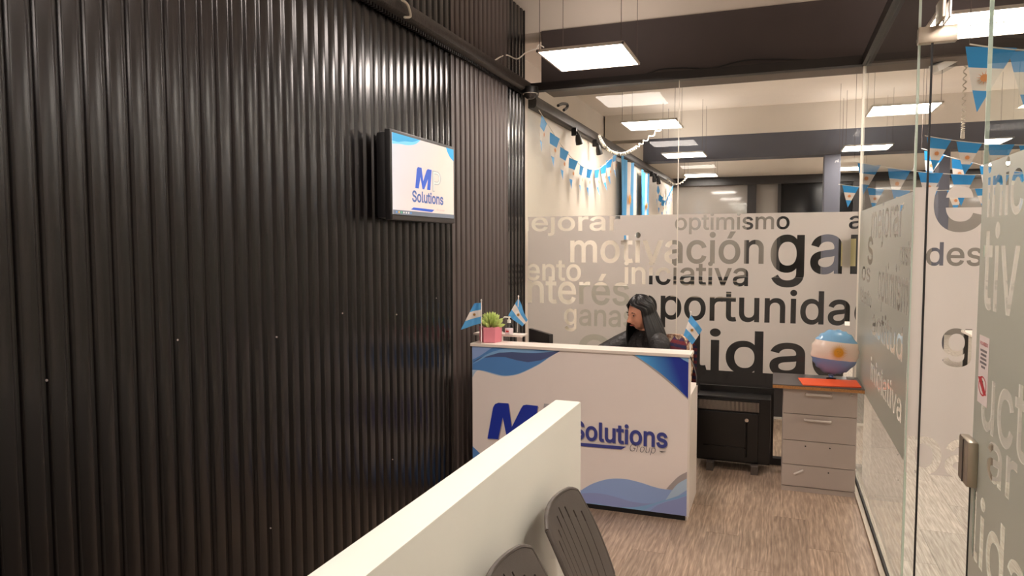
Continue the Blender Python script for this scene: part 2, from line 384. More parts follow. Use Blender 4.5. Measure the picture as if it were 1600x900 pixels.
def film_mesh(name, pl, rect, words, mat, parent, d):
    "film with its letters cut out: outline and letters filled together as one flat curve"
    (u0, v0), (u1, v1) = rect
    co_, ed, W_ = [], [], []
    def poly(P):
        b = len(co_); co_.extend(Vector((p[0], p[1])) for p in P); ed.extend((b + i, b + (i + 1) % len(P)) for i in range(len(P)))
    poly([(u0, v0), (u1, v0), (u1, v1), (u0, v1)])
    for wd in words:
        Ls = fit(pl, *wd, weight=.011)[0]
        for L in Ls: poly(L)
        xs = [p.x for L in Ls for p in L]; zs = [p.y for L in Ls for p in L]; W_.append((min(xs), max(xs), min(zs), max(zs), Ls))
    vs_, _, fs_, *_r = geometry.delaunay_2d_cdt(co_, ed, [], 0, 1e-6)
    def clear(c):
        for x0, x1, z0, z1, Ls in W_:
            if x0 < c.x < x1 and z0 < c.y < z1:
                if winding(c, Ls) != 0: return True
        return False
    keep = []
    for f in fs_:
        c = sum((vs_[i] for i in f), Vector((0, 0))) / len(f)
        if u0 < c.x < u1 and v0 < c.y < v1 and not clear(c): keep.append(list(f))
    mb = MB(); mb.add([pl.p3(v, d) for v in vs_], keep)
    return tag(mb.build(name, mat, parent), 'frosted film with words cut out of it')

# ================================================================== STRUCTURE
YB, XL, XR, ZC = 5.74, -2.025, .565, 3.75
YF = 15.0; XE = 7.0; Y0 = -3.2
BACK = Plane(Y=YB); RIGHT = Plane(X=XR); DOOR = Plane(Y=3.5)

fl = thing('floor', (0, 0, 0), 'grey-brown wood-look plank floor', kind='structure')
bx('subfloor', M['floor2'], fl, XL - .7, XE, Y0, YF + 4, -.12, -.004)
pm = {}
def plank(x0, x1, y0, y1, mat):
    key = (round(x1 - x0, 4), round(y1 - y0, 4), mat.name)
    if key not in pm:
        o = MB().box(-(x1 - x0) / 2 + .0006, (x1 - x0) / 2 - .0006, -(y1 - y0) / 2 + .0006, (y1 - y0) / 2 - .0006, -.004, 0).build('plank', mat, fl, local=True)
        pm[key] = o.data
    else:
        o = bpy.data.objects.new('plank', pm[key]); col.objects.link(o); o.parent = fl
    o.location = ((x0 + x1) / 2, (y0 + y1) / 2, 0)
PW, PLN = .1805, 1.25
for i in range(14):
    x0 = XL + i * .185; x1 = min(x0 + .185, XR)
    if x1 - x0 < .02: continue
    y = .6 - (i * .43) % 1.25
    while y < YB - .01:
        y1 = min(y + 1.25, YB); ya = max(y, .4)
        if y1 - ya > .02: plank(x0, x1, ya, y1, M['floor'])
        y += 1.25
for i in range(7):
    x0 = XR + .01 + i * .25; y = 2.2 - (i % 2) * .5
    while y < 7.9: plank(x0, x0 + .25, y, y + 1.0, M['floor2']); y += 1.0
for i in range(8):
    x0 = XL + .6 + i * .25; y = YB + .06
    while y < 7.5: plank(x0, x0 + .25, y, y + .6, M['floor']); y += .6

tag(MB().box(XL - .7, XE, Y0, YF + 4, ZC, ZC + .15).build('ceiling', M['ceil']), 'plain off-white ceiling above hanging panels', kind='structure')

# left wall: backing, corrugated sheets
wl = thing('wall_left', (XL, 1.2, 0), 'black corrugated sheet metal wall', kind='structure')
bx('backing', M['black_metal'], wl, XL - .12, XL - .03, Y0, YB - .02, 0, 3.645)
def sheet_mesh(width_ribs=13, pitch=.08, z0=0.0, z1=3.645):
    prof = []
    for i in range(width_ribs):
        b = i * pitch
        for y, x in ((0, .016), (.044, .016), (.0465, .0153), (.0482, .0132), (.0535, .0028), (.0552, .0007), (.0577, 0), (.0663, 0), (.0688, .0007), (.0705, .0028), (.0758, .0132), (.0775, .0153)):
            prof.append((b + y, x))
    prof.append((width_ribs * pitch, .016))
    mb = MB(); n = len(prof)
    for z in (z0, z1): mb.add([(x - .016, y, z) for y, x in prof], [])
    for i in range(n - 1): mb.f.append([i, i + 1, n + i + 1, n + i]); mb.mi.append(0)
    return mb
SW = 13 * .08
o = sheet_mesh(5).build('corrugated_sheet', M['clad'], wl, smooth=60, local=True); o.location = (0, 5.325 - 1.2, 0)
ys = 5.325; first = None; k_ = 0
while ys > Y0:
    ys -= SW; k_ += 1
    if k_ == 1:
        o = sheet_mesh().build('corrugated_sheet', M['clad_matt'], wl, smooth=60, local=True); o['label'] = 'duller, paler corrugated sheet'
    elif first is None:
        first = sheet_mesh().build('corrugated_sheet', M['clad'], wl, smooth=60, local=True); o = first
    else:
        o = bpy.data.objects.new('corrugated_sheet', first.data); col.objects.link(o); o.parent = wl
    o.location = (0, ys - 1.2, 0)
bx('sheet_edge_trim', M['black_metal'], wl, XL - .03, XL + .004, YB - .022, YB - .012, 0, 3.645)

# office walls
tag(MB().box(XL - .12, XL - .025, YB - .01, YF + .2, 0, 2.98).build('wall_office_left', M['white_wall']), 'glossy white office wall behind the glass', kind='structure')
tag(MB().box(XL - .75, XL - .65, Y0, YF + .2, 0, ZC).build('wall_upper_left', M['wall']), 'set back white wall above the black rail', kind='structure')
tag(MB().box(XL - .65, XL - .12, YB + .0, YF + .2, 2.9, 2.975).build('trim_1', M['wall']), 'white ledge on top of the office wall', kind='structure')
tag(MB().box(XE, XE + .1, Y0, YF + .2, 0, ZC).build('wall_office_right', M['wall']), 'white wall at the far right of the office', kind='structure')
tag(MB().box(XL - .7, XE, Y0 - .1, Y0, 0, ZC).build('wall_front', M['wall']), 'white wall facing the reception', kind='structure')

# far wall of the office
wf = thing('wall_far', (0, YF, 0), 'far grey glass wall with black posts', kind='structure')
fx = [XL - .1, -.62, .0, .62]
def farx(px): return at(px, 300, Y=YF).x
a, b, c, d = farx(1168), farx(1182), farx(1218), farx(1288)
bx('pane', M['fargl'], wf, XL - .1, a, YF, YF + .05, 0, 2.86)
bx('post', M['black_metal'], wf, a, b, YF - .08, YF + .05, 0, 2.9)
bx('pane', M['fargl'], wf, b, c, YF, YF + .05, 0, 2.86)
bx('post', M['black_metal'], wf, c - .03, c + .03, YF - .05, YF + .05, 0, 2.9)
bx('dark_pane', M['black_gl'], wf, c + .03, d + .5, YF, YF + .05, 0, 2.86)
bx('post', M['black_metal'], wf, d + .5, d + .62, YF - .08, YF + .05, 0, 2.9)
bx('pane', M['fargl'], wf, d + .62, XE, YF, YF + .05, 0, 2.86)
bx('top_rail', M['black_metal'], wf, XL - .1, XE, YF - .1, YF + .05, 2.86, 3.02)
bx('upper_wall', M['wall'], wf, XL - .7, XE, YF, YF + .1, 3.02, ZC)

# beams
t1 = thing('trim_2', (0, YB, 2.99), 'dark brown beam above the glass partition', kind='structure')
bx('beam_face', M['beam'], t1, -1.88, XE, YB - .0, YB + .35, 3.0, 3.465)
bx('beam_underside', M['under'], t1, -1.88, XE, YB + .03, YB + .35, 2.988, 3.0)
bx('upper_wall', M['wall'], t1, -2.6, XE, YB + .02, YB + .30, 3.465, ZC)
bx('black_angle', M['black_metal'], t1, XL + .02, XR, YB - .045, YB + .03, 2.97, 3.035)
bx('black_angle', M['black_metal'], t1, XR - .025, XR + .035, Y0, YB, 2.965, 3.03)
cab = spline([at(x, y, Y=YB - .03) for x, y in ((985, 124), (1015, 114), (1035, 108), (1070, 106), (1110, 107), (1150, 97), (1180, 93), (1230, 93), (1330, 96))], 6)
MB().tube(cab, .006, 6).build('cable', M['black_pl'], t1, smooth=True)
t2 = thing('trim_3', (0, 11.4, 2.99), 'slate grey beam across the office', kind='structure')
bx('beam_face', M['beam2'], t2, -2.03, XE, 11.4, 11.75, 2.99, 3.345)
bx('upper_wall', M['wall'], t2, -2.65, XE, 11.39, 11.76, 3.345, ZC)
def pillar(px0, px1, n, lab):
    a, b = at(px0, 290, Y=11.42).x, at(px1, 290, Y=11.42).x
    p = MB().box(a, b, 11.42, 11.72, 0, 2.99, bev=.012).build('trim_%d' % n, M['pillar']); tag(p, lab, kind='structure')
pillar(1287, 1313, 4, 'slate pillar under the grey beam beside the dark pane')
pillar(1466, 1484, 5, 'slate pillar seen through the open glass door')

# steel rail along the left wall
t3 = thing('trim_6', (XL, 3, 2.95), 'dusty black steel rail along the left wall', kind='structure')
mb = MB(); prof = [(0, 0), (.055, .0), (.07, .012), (.075, .05), (.062, .085), (.04, .095), (0, .095)]
mb.prism([(XL + .0 + x, Y0, 2.955 + z) for x, z in prof], (0, YB - Y0 + .15, 0)); mb.build('rail', M['tray'], t3, smooth=40)
mb = MB(); mb.prism([(XL - .03 + x * 1.1, YB + .15, 2.87 + z * 1.25) for x, z in prof], (0, YF - YB - .25, 0)); mb.build('office_rail', M['tray'], t3, smooth=40)
mb = MB()
for i in range(140): mb.box(XL + .01, XL + .03, 1.6 + i * .029, 1.615 + i * .029, 2.935, 2.956)
o = mb.build('rail_teeth', M['black_metal'], t3); o['kind'] = 'stuff'
cb = spline([at(x, y, X=XL + .09) for x, y in ((628, 0), (636, 6), (640, 16), (641, 26), (632, 27))], 6); MB().tube(cb, .007, 6).build('cable', M['string'], t3, smooth=True)
cb = spline([(XL + .03, at(770, 96, X=XL + .03).y, at(770, 96, X=XL + .03).z)] + [at(x, y, Y=5.3) for x, y in ((790, 86), (808, 92), (822, 82), (838, 76), (842, 70), (850, 74))], 6); MB().tube(cb, .005, 6).build('cable', M['string'], t3, smooth=True)
cb = spline([at(x, y, X=-1.9) for x, y in ((872, 165), (879, 162), (886, 163), (886, 168), (881, 172))], 6); MB().tube(cb, .014, 8).build('cable_loop', M['black_pl'], t3, smooth=True)

# low divider wall
tag(MB().box(-.854, -.744, Y0 + .5, 2.80, 0, 1.05, bev=.006).build('wall_low', M['half'], smooth=30), 'low white divider wall between chairs and corridor', kind='structure')

# ---- back glass partition
wb = thing('wall_back', (0, YB, 0), 'glass partition with frosted lettered film behind the reception desk', kind='structure')
xj = at(1058, 400, Y=YB).x
for x0, x1 in ((XL + .02, xj - .002), (xj + .002, XR - .012)): bx('glass_pane', M['glass'], wb, x0, x1, YB, YB + .01, .05, 2.985)
bx('glass_joint', M['joint'], wb, xj - .003, xj + .003, YB - .002, YB + .012, .05, 2.985)
bx('bottom_rail', M['black_metal'], wb, XL + .02, XR, YB - .03, YB + .04, 0, .05)
V = lambda pl, x, y: pl.px(x, y)
vt, vb = BACK.px(1160, 333.5).y, BACK.px(1160, 581).y
words = [('mejorar', (790, 361), (968, 360), 20), ('optimismo', (1055, 359), (1233, 358), 18), ('a', (1327, 357), (1346, 357), 19),
         ('motivación', (892, 409), (1192, 410), 32), ('gan', (1205, 425), (1378, 428), 56), ('ento', (823, 437), (907, 437), 24),
         ('iniciativa', (976, 443), (1168, 445), 25), ('nterés', (826, 472), (982, 475), 32), ('ganas', (882, 507), (992, 508), 24),
         ('oportunidad', (995, 496), (1372, 505), 34), ('cualidad', (905, 567), (1330, 583), 44)]
film_mesh('frosted_film', BACK, ((XL + .025, vb), (XR - .014, vt)), words, M['film'], wb, .0015)

# ---- right glass partition (fixed panes) and the opening
wr = thing('wall_right', (XR, 3, 0), 'glass partition with frosted lettered film along the right side', kind='structure')
YJ, YK = 3.60, 2.44
bx('glass_pane', M['glass'], wr, XR - .005, XR + .005, YJ, YB - .004, .03, 2.965)
bx('glass_pane', M['glass'], wr, XR - .005, XR + .005, .2, YK, .03, 2.965)
bx('pane_edge', M['glass_edge'], wr, XR - .0055, XR + .0055, YJ - .003, YJ, .03, 2.965)
bx('pane_edge', M['glass_edge'], wr, XR - .0055, XR + .0055, YK, YK + .003, .03, 2.965)
bx('corner_joint', M['joint'], wr, XR - .016, XR - .004, YB - .012, YB + .0, .05, 2.97)
bx('floor_channel', M['steel'], wr, XR - .045, XR + .02, YJ, YB, 0, .018)
bx('floor_seal', M['seal'], wr, XR - .018, XR - .006, YJ, YB, .018, .034)
bx('floor_channel', M['steel'], wr, XR - .03, XR + .03, .2, YK, 0, .018)
bx('edge_seal', M['seal'], wr, XR - .008, XR + .008, YK + .003, YK + .012, .03, .97)
rt, rb = vt, .705
wR = [('mejorar', (1363, 371), (1413, 373), 37), ('s', (1357, 411), (1365, 412), 40), ('positivo', (1408, 412), (1437, 413), 25), ('os', (1348, 436), (1361, 440), 20),
      ('optimismo', (1373, 466), (1430, 484), 42), ('talento', (1346, 470), (1363, 476), 18), ('actitud', (1364, 520), (1412, 545), 30),
      ('cualidad', (1358, 566), (1412, 600), 34), ('iniciativa', (1362, 592), (1410, 660), 26)]
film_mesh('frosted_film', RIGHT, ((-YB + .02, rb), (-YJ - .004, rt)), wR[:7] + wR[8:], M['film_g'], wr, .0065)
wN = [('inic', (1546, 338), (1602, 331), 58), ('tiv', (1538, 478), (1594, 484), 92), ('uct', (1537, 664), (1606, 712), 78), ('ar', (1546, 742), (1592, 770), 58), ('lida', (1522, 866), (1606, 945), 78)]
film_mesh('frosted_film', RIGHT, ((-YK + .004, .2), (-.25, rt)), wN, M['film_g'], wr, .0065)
# lock keeper on the edge of the near pane
lk = MB(); ya, yb = YK - .075, YK + .035; za, zb = .985, 1.12
lk.box(XR - .035, XR - .006, ya, yb, za, zb, bev=.008); lk.build('lock_box', M['steel'], wr, smooth=30)
bx('lock_plate', M['chrome'], wr, XR + .006, XR + .03, ya, yb, za, zb, bev=.005)
bx('lock_seam', M['gap'], wr, XR - .037, XR - .034, YK - .028, YK - .024, za + .004, zb - .004)
# sticker on the near pane
st_c = [RIGHT.px(x, y) for x, y in ((1535.5, 521), (1551, 531), (1547, 638), (1532, 627))]
u0 = sum(q.x for q in (st_c[0], st_c[3])) / 2; u1 = sum(q.x for q in (st_c[1], st_c[2])) / 2; v1 = (st_c[0].y + st_c[1].y) / 2; v0 = (st_c[2].y + st_c[3].y) / 2
stk = MB().prism([RIGHT.p3(q, .0075) for q in ((u0, v0), (u1, v0), (u1, v1), (u0, v1))], (-.0005, 0, 0)).build('warning_sticker', M['sticker'], wr)
wst, hst = u1 - u0, v1 - v0
def stick_text(txt, fy, fh, mat, fx0=.1, fx1=.9):
    loops, (vs, fs) = glyph_loops(txt, .01); xs = [p.x for p in vs]; ysx = [p.y for p in vs]; sx = wst * (fx1 - fx0) / (max(xs) - min(xs)); sy = hst * fh / (max(ysx) - min(ysx))
    MB().add([RIGHT.p3((u0 + wst * fx0 + (p.x - min(xs)) * sx, v0 + hst * fy + (p.y - min(ysx)) * sy), .0083) for p in vs], fs).build('sticker_print', mat, stk)
stick_text('PROHIBIDO', .86, .055, M['sticker_r'])
for n_, f_, a0, a1 in ((9, .77, .16, .84), (8, .71, .22, .8), (9, .65, .18, .82), (9, .59, .16, .84), (5, .53, .3, .7)):   # small print, too small to read
    mq = MB()
    for k in range(n_):
        ua = u0 + wst * (a0 + (a1 - a0) * k / n_); ub = ua + wst * (a1 - a0) / n_ * .7; va = v0 + hst * f_; vb_ = va + hst * .034
        mq.add([RIGHT.p3(q, .0083) for q in ((ua, va), (ub, va), (ub, vb_), (ua, vb_))], [(0, 1, 2, 3)])
    mq.build('sticker_print', M['grey_ink'], stk)
def ring(c, r0, r1, su, n=28):
    mbq = MB(); vs = [RIGHT.p3((c[0] + su * r * math.cos(6.28318 * k / n), c[1] + r * math.sin(6.28318 * k / n)), .0084) for k in range(n) for r in (r0, r1)]
    mbq.add(vs, [(2 * k, 2 * k + 1, (2 * k + 3) % (2 * n), (2 * k + 2) % (2 * n)) for k in range(n)]); return mbq
cc = (u0 + wst * .5, v0 + hst * .27); rr = hst * .145; su = wst * .4 / rr
q = ring(cc, rr * .84, rr, su); dd = .7 * rr
q.add([RIGHT.p3((cc[0] + su * a_, cc[1] + b_), .0085) for a_, b_ in ((-dd - .01 * su, dd), (-dd + .01, dd + .004), (dd + .01, -dd), (dd - .01, -dd - .004))], [(0, 1, 2, 3)]); q.build('sticker_print', M['sticker_r'], stk)
MB().add([RIGHT.p3((cc[0] + su * a_, cc[1] + b_), .0084) for a_, b_ in ((-rr * .12, -rr * .5), (rr * .12, -rr * .5), (rr * .12, rr * .55), (-rr * .12, rr * .55))], [(0, 1, 2, 3)]).build('sticker_print', M['grey_ink'], stk)

# ---- open glass door
dr = thing('door_1', (.6, 3.5, 0), 'frosted glass door standing open into the office', kind='structure')
DX0, DX1, DZ = .548, 1.62, 2.605
bx('glass_leaf', M['glass'], dr, DX0, DX1, 3.5, 3.51, .012, DZ)
bx('leaf_edge', M['glass_edge'], dr, DX0 - .002, DX0, 3.4995, 3.5105, .012, DZ)
bx('leaf_edge', M['glass_edge'], dr, DX0, DX1, 3.4995, 3.5105, DZ, DZ + .002)
bx('edge_seal', M['seal'], dr, .594, .602, 3.494, 3.50, .012, 2.545)
mb = MB().box(DX0 - .004, .688, 3.482, 3.528, 2.545, 2.612, bev=.003); mb.build('patch_hinge', M['steel'], dr, smooth=30)
bx('hinge_bracket', M['steel'], dr, .606, .62, 3.36, 3.50, 2.612, 2.70, bev=.003)
bx('hinge_bracket', M['chrome'], dr, .632, .64, 3.36, 3.50, 2.612, 2.70, bev=.002)
mb = MB().box(DX0 - .004, .688, 3.482, 3.528, .002, .07, bev=.003); mb.build('patch_hinge', M['steel'], dr, smooth=30)
wD = [('e', (1460, 359), (1536, 358), 82), ('des', (1447, 414), (1534, 414), 26), ('g', (1472, 555), (1516, 555), 41), ('pa', (1418, 736), (1524, 742), 54)]
dt, db = DOOR.px(1500, 291).y, DOOR.px(1500, 746).y
film_mesh('frosted_film', DOOR, ((DX0 + .003, db), (DX1 - .01, dt)), wD, M['film'], dr, .0015)

# ================================================================== LAMPS
def lamp(x, y, label, group='hanging LED panels', z=3.0, coil=None):
    t = thing('led_panel_lamp', (x, y, z), label, 'lamp', group)
    h = .3; mb = MB()
    for a in ((-h, -h + .014, -h, h), (h - .014, h, -h, h), (-h, h, -h, -h + .014), (-h, h, h - .014, h)): mb.box(*a, -.002, .012)
    mb.box(-h, h, -h, h, .012, .016); mb.build('frame', M['alu'], t, local=True)
    MB().box(-h + .03, h - .03, -h + .03, h - .03, .017, .02).build('back_diffuser', M['led_up'], t, local=True)  # glowing back added to brighten the ceiling, no part of such a panel
    MB().box(-h + .014, h - .014, -h + .014, h - .014, .002, .010).build('diffuser', M['led'], t, local=True)
    for sx in (-1, 1):
        for sy in (-1, 1): MB().tube([(sx * .28, sy * .28, .02), (sx * .28, sy * .28, ZC - z)], .0022, 5).build('wire', M['wire'], t, local=True)
    return t
lamp(-1.265, 4.96, 'lit LED panel hanging above the reception desk in front of the glass')
lamp(-1.3, 1.96, 'LED panel hanging over the low divider wall')
lamp(-1.3, -1.1, 'LED panel hanging over the entrance behind the chairs')
lamp(-1.32, 7.97, 'nearest LED panel hanging behind the back glass on the left')
lamp(-1.32, 10.85, 'second LED panel behind the back glass, before the slate beam')
lamp(-1.41, 14.2, 'farthest LED panel behind the back glass, at the far wall')
for y_, lb in ((-.95, 'LED panel beyond the near glass pane, by the entrance'), (2.05, 'LED panel beyond the near glass pane, beside the chairs'), (5.04, 'LED panel hanging right above the open glass door'), (7.95, 'LED panel behind the corner of the two glass walls'), (10.95, 'LED panel seen through the right glass before the slate beam'), (13.9, 'LED panel at the far wall right of the pillar')): lamp(1.12, y_, lb)
for y_, lb in ((2.0, 'LED panel over the office right of the near pane'), (5.04, 'LED panel in the office right of the door'), (7.95, 'LED panel in the right aisle of the office'), (10.95, 'LED panel in the right aisle near the slate beam'), (13.9, 'LED panel in the far right aisle corner')): lamp(3.5, y_, lb)
for y_, lb in ((5.04, 'LED panel by the far right office wall, near'), (10.95, 'LED panel by the far right office wall, far')): lamp(5.7, y_, lb)  # out of view, added for more bounced light in the office

# coiled cords
def coil(pts, name, label, r=.02, turns=26, th=.006):
    base = spline(pts, 12); tot = len(base); P = []
    for i in range(turns * 8):
        s = i / (turns * 8 - 1) * (tot - 1); k = min(int(s), tot - 2); p = base[k].lerp(base[k + 1], s - k)
        dv = (base[k + 1] - base[k]).normalized(); a = dv.orthogonal().normalized(); b_ = dv.cross(a); an = i / 8 * 2 * math.pi
        P.append(p + r * (math.cos(an) * a + math.sin(an) * b_))
    return tag(MB().tube(P, th, 4).build(name, M['string'], smooth=True), label, 'cord')
def mixp(x, y, Y): return at(x, y, Y=Y)
coil([at(936, 212, X=-1.965), mixp(943, 226, 7.7), mixp(955, 237, 7.75), mixp(970, 241, 7.8), mixp(985, 236, 7.85), mixp(1000, 226, 7.9), Vector((-1.1, 7.78, 3.0))], 'coiled_cord', 'white coiled cord sagging from the black rail to the nearest office lamp', r=.014, turns=34, th=.008)
coil([mixp(1041, 279, 13.6), mixp(1050, 286, 13.8), mixp(1058, 288, 13.9), mixp(1067, 284, 14), mixp(1073, 276, 14.0)], 'coiled_cord', 'white cord sagging to the farthest left office lamp', r=.01, turns=12, th=.012)
coil([Vector((at(1505, 190, Y=7.3).x, 7.3, ZC)), at(1505, 190, Y=7.3), at(1504, 216, Y=7.3)], 'hanging_chain', 'short white chain holding the bunting behind the door', r=.012, turns=40, th=.006)

# ================================================================== RECEPTION DESK
dk = thing('reception_desk', (-1.2, 4.6, 0), 'white reception desk with a blue printed company front', 'desk')
X0, X1, YD = -1.91, -.487, 4.34
FRONT = Plane(Y=YD)
fp_ = bx('front_panel', M['print_bg'], dk, X0, X1, YD, YD + .02, .035, 1.012)
bx('panel_edge', M['white'], dk, X1, X1 + .012, YD, YD + .022, .03, 1.012)
bx('plinth', M['black_pl'], dk, X0 + .01, X1 - .01, YD + .015, YD + .05, 0, .035)
bx('ledge', M['white'], dk, X0 - .01, X1 + .013, YD - .012, YD + .17, 1.012, 1.032, bev=.003)
bx('worktop', M['white'], dk, X0, X1, YD + .02, 4.90, .73, .755, bev=.003)
bx('side_panel', M['white'], dk, X1 - .02, X1, YD + .02, 4.88, 0, .73)
bx('side_panel', M['white'], dk, X0, X0 + .02, YD + .02, 5.45, 0, .73)
bx('return_top', M['white'], dk, X0, -1.42, 4.90, 5.45, .73, .755, bev=.003)
bx('side_panel', M['white'], dk, X0 + .02, -1.44, 5.43, 5.45, 0, .73)
cb = spline([at(x, y, X=X1 + .02) for x, y in ((1079, 558), (1083, 568), (1087, 580), (1089, 592), (1089, 602))], 5); MB().tube(cb, .005, 6).build('cable', M['black_pl'], dk, smooth=True)
ly = [0]
def printed(pts, mat, n=6, smooth=True, closed_tail=()):
    "outline in photo pixels on the front panel; first list is curved, the tail is straight"
    ly[0] += 1
    P = spline([Vector((x, y, 0)) for x, y in pts], n) if smooth else [Vector((x, y, 0)) for x, y in pts]
    P = [(p.x, p.y) for p in P] + list(closed_tail)
    u_ = [FRONT.px(*p) for p in P]; u_ = [Vector((min(X1 - .001, max(X0 + .001, q.x)), min(1.011, max(.036, q.y)))) for q in u_]
    me = MB().add([FRONT.p3(q, .0003 + .0003 * ly[0]) for q in u_], [list(range(len(u_)))])
    return me.build('printed_shape', mat, fp_)
printed([(738, 590), (745, 579.5), (755, 580), (770, 584.5), (785, 588), (800, 587), (815, 583), (840, 571), (858, 559), (878, 546)], M['blue5'], closed_tail=[(878, 540), (736, 530)])
printed([(738, 578), (745, 578), (757, 579.5), (770, 583), (785, 586.5), (800, 586), (815, 582), (840, 570), (858, 558), (876, 545)], M['blue1'], closed_tail=[(876, 540), (736, 530)])
printed([(738, 566), (748, 560), (757, 556), (775, 550), (800, 549), (825, 551.5), (845, 551), (876, 545)], M['blue3'], closed_tail=[(858, 558), (845, 563), (825, 566), (808, 563), (790, 558), (775, 557.5), (757, 559)])
printed([(738, 569), (748, 562), (760, 554), (775, 548), (795, 544), (820, 545), (850, 549), (876, 545.5)], M['blue2'], closed_tail=[(845, 551), (825, 551.5), (800, 550), (780, 551), (760, 557), (748, 564)])
printed([(738, 562), (750, 556), (762, 548), (772, 541)], M['blue4'], closed_tail=[(770, 530), (736, 530)])
gm = grad_mat('print_blue_blend', (90, 180, 240), (26, 48, 150), FRONT.p3(FRONT.px(1000, 575)) - WORLD[dk.name], FRONT.p3(FRONT.px(1052, 560)) - WORLD[dk.name])
printed([(984, 552), (1005, 566), (1030, 585), (1055, 606), (1077, 626)], M['shadow_grey'], closed_tail=[(1080, 628), (1080, 545), (984, 545)])
printed([(986, 551), (1007, 565), (1032, 583), (1056, 604), (1077, 624)], gm, closed_tail=[(1080, 626), (1080, 545), (986, 545)])
printed([(1058, 554), (1066, 561), (1077, 567)], M['blue2'], closed_tail=[(1080, 568), (1080, 545)])
printed([(725, 690), (738, 697), (750, 708), (765, 724), (790, 745), (830, 762), (870, 770), (908, 765)], M['blue1'], closed_tail=[(908, 800), (725, 790)])
printed([(905, 768), (925, 756), (950, 748.5), (975, 748), (1000, 753.5), (1020, 760), (1037, 764), (1058, 765), (1078, 765)], M['blue4'], closed_tail=[(1080, 830), (905, 815)])
printed([(905, 771), (925, 770), (945, 772), (965, 777), (985, 783), (1005, 786), (1020, 786), (1030, 784)], M['blue6'], closed_tail=[(1020, 788), (1000, 792), (970, 793), (940, 789), (905, 786)])
printed([(905, 785), (935, 787.5), (965, 792), (995, 791.5), (1020, 786.5), (1040, 780), (1060, 775), (1078, 769)], M['blue2'], closed_tail=[(1078, 774), (1060, 778), (1040, 783), (1025, 788), (1005, 798), (985, 801), (905, 800)])
printed([(1010, 802), (1018, 796), (1028, 789), (1045, 783), (1060, 779), (1078, 773)], M['blue6'], closed_tail=[(1080, 830), (1010, 812)])
printed([(1041, 764), (1050, 754), (1062, 743), (1078, 735)], M['shadow_grey'], closed_tail=[(1078, 765), (1058, 766)])
printed([(1050, 766), (1060, 755), (1078, 745)], M['blue5'], closed_tail=[(1078, 766), (1060, 774), (1040, 781)])
mpts = [(762, 685), (771, 636), (774, 631), (779, 629), (795, 630), (800, 667), (815, 637), (818, 633), (823, 632), (841, 634), (832, 691), (815, 690), (820, 658), (803, 688), (793, 687), (786, 652), (779, 686)]
printed([(x + 1.2, y + 1.5) for x, y in mpts], M['shadow_grey'], smooth=False)
printed(mpts, M['navy'], smooth=False)
ly[0] += 1
lettering('logo_letter', FRONT, M['sil'], fp_, .0003 + .0003 * ly[0], 'P', (843, 691), (884, 694), 44, bold=.02, shear=.15)
lettering('logo_text', FRONT, M['shadow_grey'], fp_, .0003 + .0003 * ly[0], 'Solutions', (894.7, 685.8), (1043.7, 698.2), 20.5, bold=.022)
ly[0] += 1
lettering('logo_text', FRONT, M['navy2'], fp_, .0003 + .0003 * ly[0], 'Solutions', (894, 684.5), (1043, 697), 20.5, bold=.02)
lettering('logo_text', FRONT, M['ink'], fp_, .0003 + .0003 * ly[0], 'Group', (984.5, 704.5), (1024.5, 709), 9, bold=-.012, shear=.25)
printed([(888, 689.7), (979, 697.5), (971, 702), (884, 694.5)], M['navy2'], smooth=False)
printed([(1030, 704.2), (1041, 705.4), (1034, 706.4)], M['ink'], smooth=False)

# white raised shelf on the return
rs = thing('raised_shelf', (-1.8, 4.7, .755), 'small white raised shelf behind the pink plant pot', 'shelf')
xr_ = at(824, 521, Z=1.075).x
yr_ = at(824, 521, Z=1.075).y
bx('board', M['white'], rs, -1.985, xr_, 4.53, yr_, 1.06, 1.075, bev=.002)
for y_ in (4.6, yr_ - .025): bx('post', M['white'], rs, xr_ - .06, xr_ - .02, y_ - .02, y_ + .02, .755, 1.06)
bx('post', M['white'], rs, -1.90, -1.86, 4.75, 4.79, .755, 1.06)

